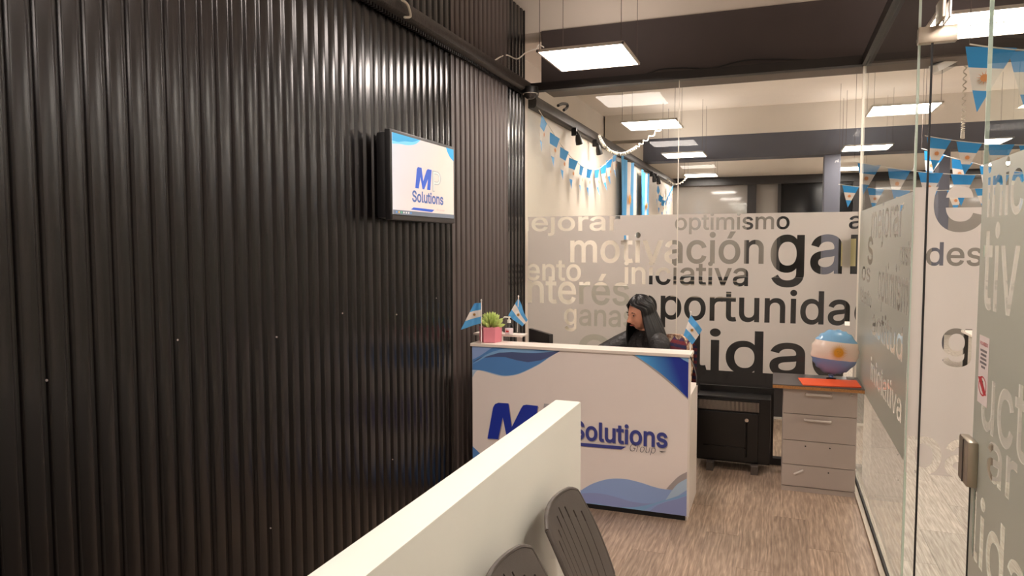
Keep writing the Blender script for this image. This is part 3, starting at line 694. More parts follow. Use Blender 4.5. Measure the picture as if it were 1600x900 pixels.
# ---- desk top things
def sun_mesh(r, rays=16):
    mb = MB(); n = 16
    mb.add([(0, 0, 0)] + [(r * .5 * math.cos(6.28318 * k / n), 0, r * .5 * math.sin(6.28318 * k / n)) for k in range(n)], [(0, 1 + k, 1 + (k + 1) % n) for k in range(n)])
    for k in range(rays):
        a = 6.28318 * k / rays; w_ = .09
        mb.add([(r * .5 * math.cos(a - w_), 0, r * .5 * math.sin(a - w_)), (r * .5 * math.cos(a + w_), 0, r * .5 * math.sin(a + w_)), (r * math.cos(a), 0, r * math.sin(a))], [(0, 1, 2)])
    return mb
def desk_flag(base, top, corners, label, nu=12, nv=9, wav=.012):
    """stick from base to top; cloth spans hoist-top, fly-top, fly-bottom, hoist-bottom (3-D)"""
    t = thing('table_flag', base, label, 'flag', 'small flags on the desk')
    MB().tube([base, top], .004, 8).build('stick', M['stick'], t, smooth=True)
    MB().ell(top, (.006, .006, .008), 8).build('finial', M['stick'], t, smooth=True)
    a, b_, c_, d_ = [Vector(p) for p in corners]; mb = MB()
    nrm = (b_ - a).cross(d_ - a).normalized(); P = []
    def pt(u, v): return a.lerp(b_, u).lerp(d_.lerp(c_, u), v) + nrm * wav * math.sin(u * 7 + v * 2) * min(1, u * 3)
    for j in range(nv + 1):
        for i in range(nu + 1): P.append(pt(i / nu, j / nv))
    mb.v = P
    for j in range(nv):
        for i in range(nu):
            k = j * (nu + 1) + i; mb.f.append([k, k + 1, k + nu + 2, k + nu + 1]); mb.mi.append(0 if j < nv // 3 or j >= 2 * nv // 3 else 1)
    cl = mb.build('cloth', [M['celeste'], M['fwhite']], t, smooth=True)
    ctr = pt(.5, .5); hh = (d_ - a).length * .12; e1 = (b_ - a).normalized(); e2 = nrm.cross(e1)
    for sgn in (-1, 1):
        s_ = sun_mesh(hh, 14); s2 = MB(); s2.add([ctr + e1 * p.x + e2 * p.z + nrm * sgn * .006 for p in s_.v], s_.f); s2.build('sun_emblem', M['sun_d'], cl)
    return t
Pz = lambda x, y, Y: at(x, y, Y=Y)
desk_flag(at(752, 536.5, Z=1.032), Pz(752, 469, 4.375), [Pz(751.5, 473, 4.375), Pz(741, 474, 4.36), Pz(720, 515, 4.33), Pz(751.5, 505, 4.375)], 'small blue and white flag on a stick left of the pink pot')
b2 = at(808.5, 519, Z=1.075); y2 = b2.y
desk_flag(b2, Pz(810, 463, y2), [Pz(810, 465.5, y2), Pz(824, 500, y2 - .02), Pz(815.5, 510, y2 - .03), Pz(794, 493, y2 - .02)], 'small blue and white flag on a stick beside the sanitizer bottle')
fb = Vector((-.492, 4.46, 1.032)); yy = 4.46
desk_flag(fb, Pz(1079, 488, yy), [Pz(1079, 491, yy), Pz(1097, 515, yy - .03), Pz(1082, 538, yy - .02), Pz(1068, 524, yy - .05)], 'small blue and white flag on a stick at the right end of the desk ledge')

pot = thing('potted_succulent', (-1.82, 4.448, 1.032), 'green succulent in a pink faceted pot on the desk ledge', 'plant')
mb = MB(); hexa = [(math.cos(R(60 * k + 15)), math.sin(R(60 * k + 15))) for k in range(6)]
P6 = []
for r, z in ((.071, 0), (.076, .004), (.078, .104), (.068, .104), (.066, .085)): P6 += [(r * x, r * y, z) for x, y in hexa]
mb.add(P6, [tuple(range(6))[::-1]] + [(i * 6 + k, i * 6 + (k + 1) % 6, i * 6 + 6 + (k + 1) % 6, i * 6 + 6 + k) for i in range(4) for k in range(6)]); mb.build('pot', M['pink'], pot, local=True)
MB().lathe((0, 0, 0), [(.063, .08), (.06, .092), (.03, .1)], 12).build('soil', M['soil'], pot, local=True)
lf = MB(); prof = [(.0, .004), (.25, .0085), (.6, .0095), (.85, .006), (1, .0008)]
lf.v = []; n = 6
for t_, r in prof: lf.v += [Vector((r * 1.3 * math.cos(6.283 * k / n), r * .55 * math.sin(6.283 * k / n) - .12 * t_ * (1 - t_) * .1, t_ * .098)) for k in range(n)]
lf.f = [[i * n + k, i * n + (k + 1) % n, i * n + n + (k + 1) % n, i * n + n + k] for i in range(4) for k in range(n)]; lf.mi = [0] * len(lf.f)
l0 = None
for i in range(38):
    if l0 is None: l0 = lf.build('leaf', M['leaf'], pot, smooth=True, local=True); o = l0
    else: o = bpy.data.objects.new('leaf', l0.data); col.objects.link(o); o.parent = pot
    el = R(14 + 74 * (i / 38) ** .8); az = i * 2.39996
    o.location = (.012 * math.cos(az), .012 * math.sin(az), .098 + .045 * i / 38); s_ = 1.0 - .35 * i / 38
    o.scale = (s_ * 1.15, s_ * 1.15, s_); o.rotation_euler = (0, math.pi / 2 - el, az)
bo = at(795.5, 524, Z=1.075)
bt = thing('sanitizer_bottle', bo, 'clear pump bottle of hand sanitizer on the raised shelf', 'bottle')
MB().lathe((0, 0, 0), [(.026, 0), (.028, .004), (.028, .06), (.024, .072), (.013, .082), (.012, .086)], 18).build('bottle_body', M['bottle'], bt, smooth=True, local=True)
MB().lathe((0, 0, 0), [(.0262, .012), (.0285, .0125), (.0285, .048), (.0262, .0485)], 18).build('label', M['label'], bt, smooth=True, local=True)
MB().lathe((0, 0, .086), [(.0135, 0), (.0135, .02), (.006, .022), (.005, .032), (.010, .034), (.010, .042)], 14).build('pump_cap', M['white_pl'], bt, smooth=True, local=True)
MB().tube([(0, 0, .124), (-.03, -.012, .126), (-.034, -.014, .118)], .0045, 8).build('nozzle', M['white_pl'], bt, smooth=True, local=True)
MB().box(-.012, .008, -.0305, -.0285, .026, .036).build('label_print', M['red'], bt, local=True)

# monitor facing the receptionist, seen from behind
mA = at(826, 513, Z=1.085); mB = at(858, 522.5, Z=1.085)
mc = (mA + mB) / 2; ang = math.atan2(mB.y - mA.y, mB.x - mA.x); mw = (mB - mA).length
mo = thing('computer_monitor', (mc.x, mc.y, .755), 'black computer monitor seen from behind at the left of the desk', 'monitor', rz=ang)
mw2 = mw / 2
MB().box(-mw2, mw2, 0, .03, .07, .33, bev=.004).build('case', M['black_pl'], mo, local=True)
MB().box(-mw2 + .012, mw2 - .012, .03, .032, .085, .318).build('screen', M['black_gl'], mo, local=True)
MB().box(-mw2 * .6, mw2 * .6, -.025, 0, .11, .25, bev=.006).build('rear_housing', M['black_pl'], mo, local=True)
MB().box(-.025, .025, -.03, -.005, .01, .15).build('stand', M['black_pl'], mo, local=True)
MB().box(-.09, .09, -.09, .06, 0, .012, bev=.004).build('foot', M['black_pl'], mo, local=True)
kb = thing('keyboard', (-1.22, 4.66, .755), 'black keyboard on the desk worktop', 'keyboard')
MB().box(-.2, .2, -.065, .065, 0, .015, bev=.004).build('base', M['black_pl'], kb, local=True)
mb = MB()
for i in range(15):
    for j in range(5): mb.box(-.19 + i * .0255, -.168 + i * .0255, -.058 + j * .0235, -.038 + j * .0235, .015, .02)
o = mb.build('keys', M['black_pl'], kb, local=True); o['kind'] = 'stuff'

# ================================================================== TELEVISION
TX = -1.9
SCR = Plane(X=TX)  # read from the room: to the right is +Y
class WallL(Plane):
    def px(s, x, y): p = at(x, y, X=s.X); return Vector((p.y, p.z))
    def p3(s, q, d=0): return Vector((s.X + d, q[0], q[1]))
TV = WallL(X=TX)
c4 = [TV.px(*p) for p in ((614, 201), (712, 231), (708, 349), (606, 344))]
ty0 = (c4[0].x + c4[3].x) / 2; ty1 = (c4[1].x + c4[2].x) / 2; tz1 = (c4[0].y + c4[1].y) / 2; tz0 = (c4[2].y + c4[3].y) / 2
tv = thing('television', (TX, (ty0 + ty1) / 2, tz0), 'wall mounted black television showing the company logo', 'television')
MB().box(TX - .035, TX, ty0, ty1, tz0, tz1, bev=.006).build('frame', M['black_pl'], tv, smooth=30)
MB().box(TX - .095, TX - .03, ty0 + .012, ty1 - .012, tz0 + .01, tz1 - .01, bev=.02).build('rear_housing', M['black_pl'], tv, smooth=30)
bx('wall_bracket', M['black_metal'], tv, XL, TX - .09, (ty0 + ty1) / 2 - .15, (ty0 + ty1) / 2 + .15, tz0 + .12, tz1 - .12)
bx('chin', pbr('tv_chin', (52, 46, 44), .3), tv, TX, TX + .004, ty0 + .01, ty1 - .01, tz0 + .004, tz0 + .026)
sy0, sy1, sz0, sz1 = ty0 + .018, ty1 - .016, tz0 + .032, tz1 - .018
def pos(fy, fz): return Vector((sy0 + (sy1 - sy0) * fy, sz0 + (sz1 - sz0) * fz))
off = WORLD[tv.name]
gscr = grad_mat('tv_picture', (236, 216, 206), (214, 222, 236), TV.p3(pos(.6, .3)) - off, TV.p3(pos(0, 1)) - off, emit=.16)
scn = bx('screen', gscr, tv, TX - .002, TX + .002, sy0, sy1, sz0, sz1)
def scr(poly, mat, d): return MB().add([TV.p3(pos(*p), .002 + d) for p in poly], [list(range(len(poly)))]).build('screen_picture', mat, scn)
e_ = lambda n_, c_, s_=.75: pbr(n_, c_, .3, emit=(c_, s_ * .33))
tb1, tb2, tb3, tb4 = e_('tv_cyan', (28, 160, 214)), e_('tv_light_cyan', (110, 200, 236)), e_('tv_blue', (36, 84, 190)), e_('tv_slate', (72, 98, 158))
def curve2(p): return [(q.x, q.y) for q in spline([Vector((a, b, 0)) for a, b in p], 6)]
scr([(0, 1)] + curve2([(.42, 1), (.34, .93), (.22, .89), (.1, .88), (0, .86)]), tb2, .0006)
scr([(0, 1)] + curve2([(.40, 1), (.3, .95), (.18, .93), (.08, .9), (0, .9)]), tb1, .001)
scr([(1, 1), (.86, 1)] + curve2([(.88, .95), (.93, .88), (1, .83)]), tb1, .0006)
def tv_text(txt, y0, y1, z0, hgt, mat, d, bold=.02, shear=0.0):
    loops, (vs, fs) = glyph_loops(txt, bold, shear); xs = [p.x for p in vs]; zs = [p.y for p in vs]
    sx = (y1 - y0) / (max(xs) - min(xs)); sz = hgt / (max(zs) - min(zs))
    MB().add([TV.p3(pos(y0 + (p.x - min(xs)) * sx, z0 + (p.y - min(zs)) * sz), .002 + d) for p in vs], fs).build('screen_text', mat, scn)
scr([(.33 + .27 * a_, .36 + .28 * b_) for a_, b_ in ((0, 0), (.1, .9), (.16, 1), (.38, 1), (.47, .38), (.68, .92), (.75, 1), (1, 1), (.9, 0), (.7, 0), (.76, .52), (.53, .0), (.42, .0), (.31, .55), (.2, 0))], tb3, .001)
tv_text('P', .61, .76, .345, .29, e_('tv_grey', (176, 180, 178)), .001, .015, .0)
tv_text('P', .625, .745, .36, .26, e_('tv_grey2', (222, 220, 212)), .0014, -.01, .0)
tv_text('Solutions', .28, .8, .175, .155, tb4, .001, .02)
scr([(.26, .075), (.30, .105), (.64, .1), (.60, .065)], tb3, .001)
tv_text('Group', .68, .82, .085, .03, e_('tv_pink', (226, 170, 170), .5), .001, .0, .2)
scr([(0, 0), (1, 0), (1, .055), (0, .055)], e_('tv_taskbar', (120, 130, 146), .35), .0008)
for k in range(7): scr([(.04 + k * .035, .018), (.058 + k * .035, .018), (.058 + k * .035, .04), (.04 + k * .035, .04)], e_('tv_icon_%d' % k, random.choice([(230, 230, 230), (230, 190, 80), (90, 160, 230), (90, 200, 150)]), .5), .0012)

# dome camera at the end of the corrugated wall
dm = thing('dome_camera', (-1.93, 5.60, 2.95), 'black dome security camera at the end of the corrugated wall', 'camera')
MB().lathe((0, 0, 0), [(.062, -.02), (.066, 0), (.066, .03), (.05, .035)], 20).build('base', M['black_pl'], dm, smooth=True, local=True)
MB().lathe((0, 0, 0), [(.004, -.068), (.022, -.065), (.04, -.054), (.051, -.038), (.056, -.02)], 20).build('dome', M['dome'], dm, smooth=True, local=True)
MB().lathe((0, 0, 0), [(.0575, -.024), (.0615, -.024), (.0615, -.02), (.0575, -.02)], 20).build('rim', M['alu'], dm, smooth=True, local=True)

# ================================================================== CABINET, FOLDER, BALLOON
pd = thing('drawer_cabinet', (.288, 5.37, 0), 'grey four drawer cabinet with a worn chipboard top', 'cabinet')
px0, px1, py0, py1 = .058, .517, 5.14, 5.58
bx('body', M['ped'], pd, px0, px1, py0 + .018, py1, .0, .715)
bx('plinth', M['ped'], pd, px0, px1, py0 + .004, py0 + .02, 0, .032)
zs = [.036, .186, .355, .538, .714]
hz = {3: (.205, .345), 2: (.205, .345)}
for i in range(4):
    d_ = bx('drawer', M['ped'], pd, px0 + .001, px1 - .001, py0, py0 + .018, zs[i] + .002, zs[i + 1] - .002, bev=.0015)
    zc = zs[i + 1] - .035
    if i in hz:
        h_ = MB().tube(spline([(.20, py0, zc), (.202, py0 - .018, zc), (.22, py0 - .022, zc), (.335, py0 - .022, zc), (.353, py0 - .018, zc), (.355, py0, zc)], 3), .0085, 8); h_.build('handle', M['handle'], d_, smooth=True)
    else:
        for hx in ((.205, .357) if i == 1 else (.352,)): MB().lathe((0, 0, 0), [(.005, 0), (.005, .001)], 10).build('screw_hole', M['seal'], d_, local=True).matrix_local = Matrix.Translation(Vector((hx, py0 - .0005, zc)) - WORLD[pd.name]) @ Matrix.Rotation(R(90), 4, 'X')
    if i == 0:
        MB().tube([(.138, py0 - .012, zc - .028), (.165, py0 - .018, zc - .012), (.196, py0 - .012, zc + .004)], .008, 8).build('handle', M['handle'], d_, smooth=True)['label'] = 'loose tilted grey handle'
    if i == 3:
        MB().tube([(.475, py0 - .008, zc + .014), (.475, py0, zc + .014)], .008, 12).build('lock', M['chrome'], d_, smooth=40)
        MB().box(.468, .49, py0 - .016, py0 - .008, zc + .012, zc + .016).build('key', M['chrome'], d_)
tp = bx('top_board', M['laminate'], pd, -.012, XR - .012, 5.10, 5.545, .735, .742)
bx('board_core', M['chip'], pd, -.012, XR - .012, 5.10, 5.545, .715, .735)
fo = tag(MB().prism([(*at(x, y, Z=.744).xy, .7425) for x, y in ((1247, 591), (1255, 602), (1346, 606), (1338, 595))], (0, 0, .006)).build('orange_folder', M['orange']), 'flat orange folder lying on the drawer cabinet', 'folder')
bl = thing('foil_balloon', (.372, 5.42, .742), 'round foil balloon with blue and white bands and a sun', 'balloon')
cz = .935 - .742; br = .163
mb = MB(); nu_, nv_ = 72, 28; P = []
for j in range(nv_ + 1):
    ph = -math.pi / 2 + math.pi * j / nv_                       # from back pole to front pole along -Y
    for i in range(nu_):
        th = 2 * math.pi * i / nu_; rr_ = math.cos(ph); edge = max(0, rr_ - .72) / .28
        wr_ = 1 - .05 * edge * (.5 + .5 * math.cos(th * 18 + 1.3 * math.sin(th * 5)))
        P.append(Vector((br * rr_ * wr_ * math.cos(th), -.085 * math.sin(ph) * (1 + .12 * edge * math.cos(th * 18)), cz + br * rr_ * wr_ * math.sin(th))))
mb.v = P
for j in range(nv_):
    for i in range(nu_):
        f = [j * nu_ + i, j * nu_ + (i + 1) % nu_, (j + 1) * nu_ + (i + 1) % nu_, (j + 1) * nu_ + i]
        zc = sum(P[k].z for k in f) / 4 - cz; mb.f.append(f); mb.mi.append(0 if zc > .062 + .008 * math.sin(sum(P[k].x for k in f) * 8) else (2 if zc < -.045 else 1))
N = NT('banded_foil'); p_ = N.n('ShaderNodeBsdfPrincipled'); p_.inputs['Roughness'].default_value = .2; p_.inputs['Specular IOR Level'].default_value = .7
tc = N.n('ShaderNodeTexCoord'); sx_ = N.n('ShaderNodeSeparateXYZ'); N.l(tc.outputs['Object'], sx_.inputs[0]); mr = N.n('ShaderNodeMapRange'); mr.inputs[1].default_value = cz - br; mr.inputs[2].default_value = cz + br; N.l(sx_.outputs[2], mr.inputs[0])
rc = N.ramp(mr.outputs[0], [(0, lin((124, 156, 210))), (.355, lin((242, 222, 208))), (.735, lin((134, 188, 230)))]); rc.node.color_ramp.interpolation = 'CONSTANT'
N.l(rc, p_.inputs['Base Color']); N.l(p_.outputs[0], N.out.inputs[0])
mb.mi = [0] * len(mb.f); blb = mb.build('envelope', N.m, bl, smooth=80, local=True)
blb.rotation_euler = (0, R(6), R(12))
s_ = sun_mesh(.062, 28); s2 = MB(); s2.add([(p.x, -.085 * math.sqrt(max(0, 1 - (p.x ** 2 + p.z ** 2) / br ** 2)) - .003, cz + .008 + p.z) for p in s_.v], s_.f); s2.build('sun_emblem', M['sun'], blb, local=True)
fc = MB()
for ex in (-.008, .008): fc.ell((ex, -.089, cz + .014), (.004, .001, .002), 8)
fc.ell((0, -.089, cz + .0), (.006, .001, .0015), 8); fc.build('sun_face', M['sun_d'], blb, local=True)
MB().lathe((0, 0, 0), [(.02, .03), (.014, .022), (.018, .008), (.022, .004), (.022, 0)], 14).build('neck', M['foil_b2'], bl, smooth=True, local=True)
MB().lathe((0, 0, 0), [(.032, 0), (.032, .008), (.018, .014)], 16).build('stand', M['black_pl'], bl, smooth=True, local=True)
wc = tag(MB().box(.475, .525, 5.47, 5.50, .742, .755, bev=.003).build('white_eraser', M['white_pl']), 'small white box at the back of the cabinet top', 'box')

# ================================================================== HEATER
ht = thing('gas_heater', (-.3, 5.52, 0), 'black enamel heater with a slotted grille against the glass', 'heater')
hx0, hx1, hy0, hy1, hz0, hz1 = -.548, -.022, 5.46, 5.69, .055, .55
bx('body', M['heater'], ht, hx0, hx1, hy0 + .03, hy1, hz0, hz1, bev=.006)
bx('back_plate', M['heater'], ht, hx0, hx1 + .02, hy1 - .02, hy1 + .01, hz0, hz1 + .045)
fpn = bx('front_panel', M['heater'], ht, hx0, hx1 - .085, hy0, hy0 + .03, hz0 + .02, hz1 - .11, bev=.004)
bx('panel_moulding', M['black_gl'], fpn, hx0 + .05, hx1 - .17, hy0 - .006, hy0 + .004, hz0 + .12, hz0 + .128)
bx('panel_moulding', M['black_gl'], fpn, hx1 - .178, hx1 - .17, hy0 - .006, hy0 + .004, hz0 + .05, hz0 + .34)
gr = bx('grille', M['heater'], ht, hx0, hx1 - .075, hy0 + .012, hy0 + .035, hz1 - .105, hz1 - .02)
for i in range(47):
    xx = hx0 + .012 + i * .0093
    o = MB().box(xx, xx + .0042, hy0 + .006, hy0 + .013, hz1 - .098, hz1 - .03).build('grille_slat', M['heater_fin'], gr)
MB().tube([(hx1 - .165, hy0 - .03, hz1 - .155), (hx1 - .165, hy0, hz1 - .155)], .014, 14).build('knob', M['chrome'], ht, smooth=40)
MB().tube([(hx1 - .165, hy0 - .012, hz1 - .16), (hx1 - .165, hy0 - .012, hz0 + .06)], .006, 8).build('pipe', M['black_gl'], ht, smooth=True)
bx('foot', pbr('grey_foot', (84, 76, 70), .6), ht, hx1 - .13, hx1 - .08, hy0 - .06, hy0 + .06, 0, .06)
bx('foot', pbr('grey_foot_2', (84, 76, 70), .6), ht, hx0 + .08, hx0 + .13, hy0 - .06, hy0 + .06, 0, .06)

# ================================================================== WAITING CHAIRS
def waiting_chair(loc, label):
    t = thing('waiting_chair', loc, label, 'chair', 'grey plastic chairs along the divider wall')
    # local frame: faces +x, width along y
    W_, zt, zb_ = .19, .845, .47; nu_ = 44; nv_ = 30; mb = MB()
    slots = [-.135, -.09, -.045, 0, .045, .09, .135]
    us = sorted(set([round(-W_ + 2 * W_ * i / nu_, 4) for i in range(nu_ + 1)] + [s + q for s in slots for q in (-.004, -.0018, .0018, .004)]))
    zs_ = [zb_ + (zt - zb_) * j / nv_ for j in range(nv_ + 1)]
    def pt(u, z):
        f = (z - zb_) / (zt - zb_); hw = W_ * (1 - .16 * max(0, 1 - f * 1.6) ** 1.5)
        top = zt - .028 * (abs(u) / W_) ** 6 - .004 * (u / W_) ** 2
        zz = zb_ + (top - zb_) * f
        corner = 1 - .05 * max(0, f - .72) / .28 * (abs(u) / W_) ** 3
        return Vector((-.02 - .13 * f - .03 * f * f + .035 * (u / W_) ** 2, u / W_ * hw * corner, zz))
    G = [[pt(u, z) for u in us] for z in zs_]; nU = len(us)
    def hole(i, j):
        um = (us[i] + us[i + 1]) / 2; f = (zs_[j] + zs_[j + 1]) / 2; f = (f - zb_) / (zt - zb_)
        for s in slots:
            d_ = abs(um - s); ztop = .92 - 1.3 * abs(s) ** 1.2
            if d_ < .004 and ztop - .09 < f < ztop: return True
            if d_ < .0018 and .14 < f < ztop: return True
        return False
    th = Vector((-.011, 0, 0)); keep = {}
    flat = [p for row in G for p in row]; nb = len(flat); mb.v = flat + [p + th for p in flat]
    fs = set((i, j) for j in range(nv_) for i in range(nU - 1) if not hole(i, j))
    for i, j in fs:
        a_, b_, c_, d_ = j * nU + i, j * nU + i + 1, (j + 1) * nU + i + 1, (j + 1) * nU + i
        mb.f += [[a_, b_, c_, d_], [d_ + nb, c_ + nb, b_ + nb, a_ + nb]]
        for (di, dj), (p, q) in {(-1, 0): (a_, d_), (1, 0): (b_, c_), (0, -1): (a_, b_), (0, 1): (d_, c_)}.items():
            if (i + di, j + dj) not in fs: mb.f.append([p, q, q + nb, p + nb])
    mb.mi = [0] * len(mb.f)
    mb.build('backrest', M['chair'], t, smooth=35, local=True)
    rim = spline([G[j][0] + th / 2 for j in range(6, nv_ + 1, 3)] + [G[nv_][i] + th / 2 for i in range(0, nU, 5)] + [G[j][-1] + th / 2 for j in range(nv_, 5, -3)], 2)
    MB().tube(rim, .0075, 8).build('rim', M['chair'], t, smooth=True, local=True)
    MB().box(-.02, .40, -.22, .22, .425, .45, bev=.012).build('seat', M['chair'], t, smooth=40, local=True)
    for s in (-1, 1):
        MB().tube([(-.12, s * .2, .62), (-.05, s * .205, .50), (.0, s * .205, .40), (-.06, s * .215, .0)], .011, 8).build('leg', M['black_metal'], t, smooth=True, local=True)
        MB().tube([(.02, s * .205, .415), (.34, s * .205, .415), (.37, s * .21, .38), (.40, s * .215, 0)], .011, 8).build('leg', M['black_metal'], t, smooth=True, local=True)
    MB().tube([(.0, -.2, .405), (.0, .2, .405)], .009, 8).build('crossbar', M['black_metal'], t, smooth=True, local=True)
    return t
c1 = waiting_chair((-.50, 2.225, 0), 'grey slotted plastic chair nearest the end of the divider wall')
c2 = copy_tree(c1); c2.location = (-.50, 1.715, 0); c2['label'] = 'grey slotted plastic chair cut by the bottom edge of the photo'
cu_ = thing('patterned_bag', (-.42, 2.28, .45), 'multicoloured patterned cloth bag lying on the chair seat', 'bag')
mb = MB().box(-.08, .12, -.13, .13, 0, .09, bev=.035); mb.build('cloth', M['multi'], cu_, smooth=60, local=True)
MB().tube(spline([(0, -.08, .085), (.01, -.05, .12), (.01, .05, .12), (0, .08, .085)], 5), .008, 8).build('handle', M['multi'], cu_, smooth=True, local=True)

# ================================================================== PERSON AND HER CHAIR
oc = thing('office_chair', (-.87, 5.16, 0), 'office chair with tan patterned back behind the receptionist', 'chair', rz=R(222))
# local +x is the sitting direction
MB().box(-.23, .23, -.24, .24, .42, .49, bev=.03).build('seat', M['black_pl'], oc, smooth=50, local=True)
mb = MB(); P = []
for j in range(11):
    for i in range(13):
        u = i / 12 * 2 - 1; f = j / 10; hw = .225 * (1 - .25 * max(0, f - .6) ** 2 * 4)
        P.append(Vector((-.20 - .05 * f + .05 * u * u, u * hw, .55 + .47 * f - .05 * f * u ** 4)))
mb.v = P + [p + Vector((-.05, 0, 0)) for p in P]; n_ = len(P)
for j in range(10):
    for i in range(12):
        k = j * 13 + i; mb.f += [[k, k + 1, k + 14, k + 13], [n_ + k + 13, n_ + k + 14, n_ + k + 1, n_ + k]]
for i in range(12): mb.f += [[i, i + 1, n_ + i + 1, n_ + i], [130 + i, 131 + i, n_ + 131 + i, n_ + 130 + i]]
for j in range(10): mb.f += [[j * 13, j * 13 + 13, n_ + j * 13 + 13, n_ + j * 13], [j * 13 + 12, j * 13 + 25, n_ + j * 13 + 25, n_ + j * 13 + 12]]
mb.mi = [0] * len(mb.f); mb.build('backrest', M['leopard'], oc, smooth=50, local=True)
MB().tube([(-.05, 0, .42), (-.22, 0, .44), (-.29, 0, .5), (-.29, 0, .75)], .02, 8).build('back_support', M['black_pl'], oc, smooth=True, local=True)
MB().lathe((0, 0, 0), [(.03, .08), (.03, .3), (.02, .3), (.02, .42)], 12).build('column', M['black_metal'], oc, smooth=True, local=True)
for k in range(5):
    a_ = R(72 * k + 20); c_ = Vector((math.cos(a_), math.sin(a_), 0))
    lg = MB().tube([(0, 0, .1), c_ * .15 + Vector((0, 0, .09)), c_ * .25 + Vector((0, 0, .065))], [.022, .02, .014], 8).build('leg', M['black_pl'], oc, smooth=True, local=True)
    MB().ell(c_ * .25 + Vector((0, 0, .03)), (.028, .028, .03), 10).build('castor', M['black_pl'], lg, smooth=True, local=True)
cl_ = thing('plaid_shirt', (-.70, 5.325, .64), 'dark plaid shirt hung over the back of the office chair', 'clothing', rz=R(222))
mb = MB(); P = []
for j in range(13):
    for i in range(9):
        v = i / 8 * 2 - 1; f = j / 12
        zz = .36 - abs(f * 2 - 1) * (.36 if f < .5 else .28); xx = (-.045 if f < .5 else .045) * min(1, abs(f * 2 - 1) * 6 + .15)
        P.append(Vector((xx + .008 * math.sin(v * 9 + f * 5), v * .10 + .10, zz + .012 * math.cos(v * 6))))
mb.v = P; mb.f = [[j * 9 + i, j * 9 + i + 1, j * 9 + i + 10, j * 9 + i + 9] for j in range(12) for i in range(8)]; mb.mi = [0] * len(mb.f)
mb.build('cloth', M['plaid'], cl_, smooth=60, local=True)

pe = thing('person', (-.84, 5.10, .47), 'seated receptionist with long black hair and black jacket looking down to the left', 'person')
FD = Vector((-.66, -.75, 0)).normalized(); SDL = Vector((-FD.y, FD.x, 0))   # facing, her left
HC = at(1001, 489, Y=5.02)
tilt = R(-14)
HF = (FD * math.cos(tilt) + Vector((0, 0, 1)) * math.sin(tilt)).normalized(); HU = SDL.cross(HF).normalized() * -1
if HU.z < 0: HU = -HU
def hp(x, y, z): return HC + HF * x + SDL * y + HU * z
def head_part():
    bm = bmesh.new(); bmesh.ops.create_uvsphere(bm, u_segments=64, v_segments=48, radius=1); mb = MB()
    g = lambda y, z, y0, z0, sy, sz: math.exp(-((y - y0) / sy) ** 2 - ((z - z0) / sz) ** 2)
    for q in bm.verts:
        d = q.co.normalized(); x, y, z = d.x * .098, d.y * .076, d.z * .118
        if z < 0:
            f = -z / .118; y *= 1 - .38 * f * f; x = x * (1 - .14 * f) + (.012 * f if d.x > 0 else .022 * f)
        if d.x > 0:
            k = d.x
            x += k * (.036 * g(y, z, 0, -.029, .013, .015) + .020 * g(y, z, 0, -.006, .010, .022))        # nose
            x += k * (.006 * g(y, z, 0, .026, .05, .012))                                                # brow
            x -= k * (.011 * (g(y, z, .031, .008, .015, .011) + g(y, z, -.031, .008, .015, .011)))         # eye sockets
            x += k * (.011 * g(y, z, 0, -.058, .022, .008) + .010 * g(y, z, 0, -.070, .02, .008))           # lips
            x -= k * .005 * g(y, z, 0, -.082, .03, .006); x += k * .010 * g(y, z, 0, -.1, .024, .014)       # chin
            x += k * .005 * (g(y, z, .042, -.022, .02, .02) + g(y, z, -.042, -.022, .02, .02))             # cheeks
        q.co = hp(x, y, z)
    mb.bm(bm)
    for s in (-1, 1): mb.ell(hp(-.008, s * .074, -.012), (.014, .007, .028), 10, rot=Matrix((HF, SDL, HU)).transposed())
    return mb
def caps(mb, chain):
    "rounded limb through points with radii"
    for (p, r), (q, s) in zip(chain[:-1], chain[1:]):
        p, q = Vector(p), Vector(q); n = 6
        mb.tube([p.lerp(q, k / n) for k in range(n + 1)], [r + (s - r) * k / n for k in range(n + 1)], 14)
    for p, r in chain: mb.ell(p, (r, r, r), 14)
def solid(mb, name, mat, parent, voxel, smooth_it=6):
    o = mb.build('tmp_solid', mat, None, local=True)
    rm = o.modifiers.new('r', 'REMESH'); rm.mode = 'VOXEL'; rm.voxel_size = voxel
    sm = o.modifiers.new('s', 'SMOOTH'); sm.factor = .5; sm.iterations = smooth_it
    me = bpy.data.meshes.new_from_object(o.evaluated_get(bpy.context.evaluated_depsgraph_get()))
    vs_ = [v.co.copy() for v in me.vertices]; fs_ = [list(p.vertices) for p in me.polygons]
    bpy.data.objects.remove(o); bpy.data.meshes.remove(me)
    out = MB(); out.v = vs_; out.f = fs_; out.mi = [0] * len(fs_); return out.build(name, mat, parent, smooth=80)
BFD = Vector((-.8, -.6, 0)); HSD = SDL; SDL = Vector((.6, -.8, 0)); FD = BFD      # the body is turned a little further than the head
SC = Vector((-.865, 5.085, 1.0)); HIP = Vector((-.76, 5.17, .545))
RS, LS = SC - SDL * .175 + Vector((0, 0, -.0)), SC + SDL * .17 + Vector((0, 0, -.005))
RE, RW = Vector((-1.20, 5.12, .885)), Vector((-1.36, 4.90, .80))
LE, LW = LS + FD * .06 + Vector((.06, -.03, -.22)), Vector((-1.05, 4.80, .795))
body = head_part()
caps(body, [(hp(-.025, 0, -.07), .052), (SC + Vector((0, 0, .02)), .056), (SC - Vector((0, 0, .1)), .09)])
caps(body, [(SC - Vector((0, 0, .08)), .115), (SC.lerp(HIP, .55), .11), (HIP, .125)])
